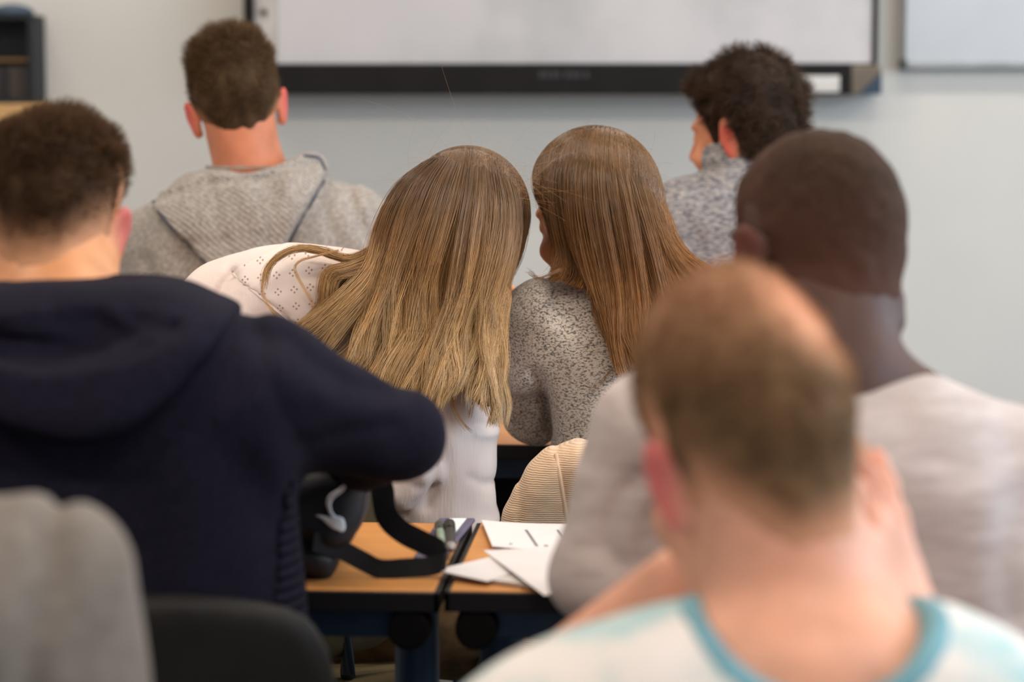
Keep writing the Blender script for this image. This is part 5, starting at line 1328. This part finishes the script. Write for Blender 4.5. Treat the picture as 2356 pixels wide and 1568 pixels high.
# -- papers
m_paper = plain('white_paper', (218, 212, 211), .7, .2, var=.012); m_ink = plain('grey_print', (120, 114, 122), .8)
def sheet(corners, label, z0, th=.0008, curl=0., bow=None, lines=(), name='paper_sheet', mat=None, n=14):
    """corners: photo points of the sheet, near-left, near-right, far-right, far-left"""
    c = [ray_at(px, py, 2, DESK_Z+z0) for px, py in corners]; o0 = sum(c)/4
    e = empty(name, tuple(o0*[1, 1, 0]+[0, 0, DESK_Z+z0]), label, 'paper', 'papers on the right desk', rz=0)
    def S(u, v):
        q = (c[0]*(1-u)+c[1]*u)*(1-v)+(c[3]*(1-u)+c[2]*u)*v-o0; q = q*[1, 1, 0]
        return q+[0, 0, (bow(u, v) if bow else 0)]
    top = []; V_, F_ = [], []
    for k in (0, 1):
        for i in range(n+1):
            for j in range(n+1): V_.append(tuple(S(i/n, j/n)+[0, 0, th*k]))
    N = (n+1)**2; ix = lambda k, i, j: k*N+i*(n+1)+j
    for i in range(n):
        for j in range(n):
            F_.append((ix(1, i, j), ix(1, i+1, j), ix(1, i+1, j+1), ix(1, i, j+1))); F_.append((ix(0, i, j), ix(0, i, j+1), ix(0, i+1, j+1), ix(0, i+1, j)))
        for j, s in ((0, 1), (n, -1)):
            q = (ix(0, i, j), ix(0, i+1, j), ix(1, i+1, j), ix(1, i, j)); F_.append(q if s > 0 else q[::-1])
            q = (ix(0, j, i), ix(1, j, i), ix(1, j, i+1), ix(0, j, i+1)); F_.append(q if s > 0 else q[::-1])
    b = BM(); b.v = V_; b.f = F_; sh = b.build('sheet', mat or m_paper, e)
    if lines:
        q = BM()
        for (u0, v0, u1, v1, w) in lines:
            L, R_ = [], []
            for k in range(7):
                t = k/6; a = S(u0+(u1-u0)*t, v0+(v1-v0)*t)+[0, 0, th+.0002]; d = S(u1, v1)-S(u0, v0); nrm = np.array([-d[1], d[0], 0]); nrm /= np.linalg.norm(nrm)+1e-9
                L.append(a+nrm*w/2); R_.append(a-nrm*w/2)
            q.strip(L, R_, .0002)
        q.build('printed_text', m_ink, sh, smooth=False)
    return e
ln = [(.13, .12, .13, .16, .004), (.30, .10, .26, .72, .004), (.36, .10, .36, .15, .005)]+[(.50+.05*i, .12, .46+.05*i, .75, .0030) for i in range(9)]
sheet([(1133, 1268), (1480, 1262), (1480, 1206), (1108, 1207)], 'printed page lying at the far left corner of the papers desk', .001, bow=lambda u, v: .006*(1-u)**4, lines=ln)
sheet([(1045, 1330), (1320, 1366), (1330, 1296), (1168, 1290)], 'thin booklet lying under the sheet that overhangs the desk', .001, th=.004, bow=lambda u, v: .0005, mat=plain('booklet_paper', (206, 199, 194), .8, var=.03))
sheet([(1002, 1318), (1120, 1338), (1240, 1298), (1130, 1287)], 'small folded page at the near left end of the papers', .0058, th=.001, bow=lambda u, v: .003*(1-u))
sheet([(1252, 1376), (1420, 1352), (1420, 1262), (1112, 1272)], 'blank sheet lying askew with a corner over the near desk edge', .0075, bow=lambda u, v: .003+.002*u, lines=[(.45, .35, .55, .28, .0014)])

# -- flat purple pencil case with a clear pocket and two pens on it
m_pc = plain('pencil_case_purple', (92, 86, 106), .7)
c = [ray_at(px, py, 2, DESK_Z+.004) for px, py in [(950, 1286), (1010, 1296), (1094, 1195), (1010, 1195)]]
o0 = sum(c)/4*[1, 1, 0]+[0, 0, DESK_Z]
e = empty('pencil_case', tuple(o0), 'flat purple pencil case with printed panels, beside the bag strap', 'pencil case', rz=0)
PC = crom([q[:2]-o0[:2] for q in c], 3); PC = np.array([q[:2]-o0[:2] for q in c])
b = BM().prism([tuple(q) for q in PC], .0005, .007); b.build('case', m_pc, e, .003)
def bil(u, v): return (PC[0]*(1-u)+PC[1]*u)*(1-v)+(PC[3]*(1-u)+PC[2]*u)*v
for nm, (u0, v0, u1, v1), col in (('printed_panel', (.30, .62, .78, .97), (222, 226, 224)), ('printed_panel', (.34, .40, .76, .58), (120, 170, 164)), ('printed_panel', (.5, .42, .72, .56), (206, 160, 112)), ('white_corner', (.45, .04, .9, .2), (214, 204, 198))):
    b = BM().prism([tuple(bil(u0, v0)), tuple(bil(u1, v0)), tuple(bil(u1, v1)), tuple(bil(u0, v1))], .007, .0078); b.build(nm, plain('print_%d' % col[0], col, .6), e)
def pen(a, b_, r, mats, label):
    A_ = ray_at(*a, 2, DESK_Z+.009+r); B_ = ray_at(*b_, 2, DESK_Z+.009+r); e = empty('pen', tuple((A_+B_)/2), label, 'pen', 'pens on the pencil case', rz=0); m = (A_+B_)/2
    P_ = lambda t: A_*(1-t)+B_*t-m
    BM().tube([P_(.08), P_(.7)], r, 12).build('barrel', mats[0], e); BM().tube([P_(.7), P_(.98), P_(1)], [r*1.1, r*1.1, r*.6], 12).build('cap', mats[1], e)
    BM().tube([P_(0), P_(.08)], [r*.2, r], 12).build('tip', m_steel, e)
    BM().tube([P_(.72)+[0, -r*1.2, r], P_(.95)+[0, -r*1.2, r]], r*.3, 6).build('clip', mats[1], e)
pen((1020, 1262), (1010, 1205), .0055, (plain('pen_mint', (140, 160, 145), .4), plain('pen_dark', (60, 66, 64), .4)), 'pale green pen on the pencil case, left of the black one')
pen((1037, 1262), (1034, 1204), .007, (plain('pen_black', (44, 46, 48), .4), plain('pen_black2', (30, 32, 36), .4)), 'thick black pen on the pencil case, right of the green one')

# -- black sports bag
def bag():
    V = 2.86; c = U(760, 784, V); p = Person.__new__(Person); p.u0, p.v0 = c[0], V
    e = empty('gym_bag', tuple(W((c[0], V, DESK_Z))), 'black sports bag with a white curved tick mark on the left desk', 'bag'); z0 = DESK_Z
    out = [(600, 1085), (680, 1072), (780, 1080), (838, 1092), (842, 1130), (836, 1190), (818, 1235), (795, 1270), (770, 1310), (740, 1340), (700, 1352), (600, 1352), (590, 1200)]
    P = p.poly(out, V-.02)
    G = Grid(axis((P[:, 0].min()-.02, P[:, 0].max()+.03, .004)), axis((-.14, .20, .005)), axis((DESK_Z-.004, .95, .004)))
    P[:, 1] = np.maximum(P[:, 1], DESK_Z+.003)
    G.add(pillow(P, .03, .085, .035), .004)
    crease(G, p.poly([(600, 1225), (680, 1235), (740, 1262), (790, 1280)], V-.05, closed=False), .010, .007, y0=.02)
    crease(G, p.poly([(650, 1290), (700, 1300), (740, 1330)], V-.05, closed=False), -.006, .012, y0=.02)
    G.disp(lambda X, Y, Z: .003*noise(X, Y, Z, 25))
    m = plain('bag_nylon', (24, 28, 34), .55, .35, var=.2, scale=30); o = G.mesh('bag_body', m, e); o.location = (0, 0, -z0)
    # white mark
    LP = [(795, 1104), (797, 1118), (788, 1132), (770, 1145), (762, 1158), (764, 1175), (772, 1186), (788, 1192), (794, 1210), (792, 1222), (784, 1224), (760, 1212), (738, 1192), (722, 1184), (745, 1186), (760, 1190), (757, 1180), (750, 1160), (752, 1146), (762, 1134), (780, 1124), (790, 1112)]
    LQ = p.poly(LP, V-.055, n=3)
    g = G.copy(); X, Y, Z = np.meshgrid(*g.ax, indexing='ij', sparse=True); s = poly2d(X, Z, LQ)
    g2 = Grid(axis((LQ[:, 0].min()-.005, LQ[:, 0].max()+.005, .0011)), axis((-.075, -.02, .0022)), axis((LQ[:, 1].min()-.005, LQ[:, 1].max()+.005, .0011)))
    import itertools
    # resample the bag's distance field on the fine grid
    def samp(G_, xs, ys, zs):
        fx, fy, fz = [np.interp(q, a, np.arange(len(a))) for q, a in zip((xs, ys, zs), G_.ax)]
        ix, iy, iz = [np.clip(f.astype(int), 0, len(a)-2) for f, a in zip((fx, fy, fz), G_.ax)]; wx, wy, wz = (fx-ix)[:, None, None], (fy-iy)[None, :, None], (fz-iz)[None, None, :]; r = 0
        for a, b_, c_ in itertools.product((0, 1), repeat=3): r = r+G_.D[np.ix_(ix+a, iy+b_, iz+c_)]*(wx if a else 1-wx)*(wy if b_ else 1-wy)*(wz if c_ else 1-wz)
        return r
    base = samp(G, *g2.ax); X, Y, Z = np.meshgrid(*g2.ax, indexing='ij', sparse=True)
    g2.D = smax(np.abs(base)-.0022, poly2d(X, Z, LQ), .0003).astype(np.float32)
    lg = g2.mesh('logo', plain('mark_white', (236, 240, 244), .5), o)
    # straps: broad webbing hanging from the top, lying in a loop on the desk
    ms = plain('strap_black', (20, 20, 24), .7, .25, var=.15, scale=40); pu = p.u0
    def rib(pts, width, dirs, name='strap', th=.003, mat=ms):
        C_ = crom([np.array([q[0]-p.u0, q[1]-p.v0, q[2]-z0]) for q in pts], 6, False); dv = np.array([np.interp(np.linspace(0, 1, len(C_)), np.linspace(0, 1, len(dirs)), [d[a] for d in dirs]) for a in range(3)]).T
        dv /= np.linalg.norm(dv, axis=1, keepdims=True); b = BM().strip(C_-dv*width/2, C_+dv*width/2, th); b.build(name, mat, e, smooth=True)
    u = lambda px, py, v: U(px, py, v)
    rib([u(868, 1082, V+.02), u(880, 1130, V+.02), u(890, 1185, V+.01), u(925, 1222, V+.0), u(975, 1248, V-.01), u(1018, 1270, V-.02), u(1022, 1290, V-.02)], .028,
        [(1, 0, .1), (1, .0, .2), (.9, 0, .6), (.4, .3, 1), (.2, .3, 1), (.1, .4, 1), (0, .3, 1)])
    rib([u(1022, 1272, V-.02), u(1024, 1290, V-.03), u(990, 1302, V-.03), u(930, 1306, V-.03), u(875, 1308, V-.03), u(835, 1290, V-.03), u(780, 1262, V-.04), u(720, 1245, V-.06)], .023,
        [(0, .3, 1), (.1, .6, 1), (0, .5, 1), (0, .5, 1), (.15, .4, 1), (.4, .3, 1), (.3, .2, 1), (.1, .1, 1)])
bag()
# brown lining strip of a second strap hanging beside the bag is part of the blond woman's chair side
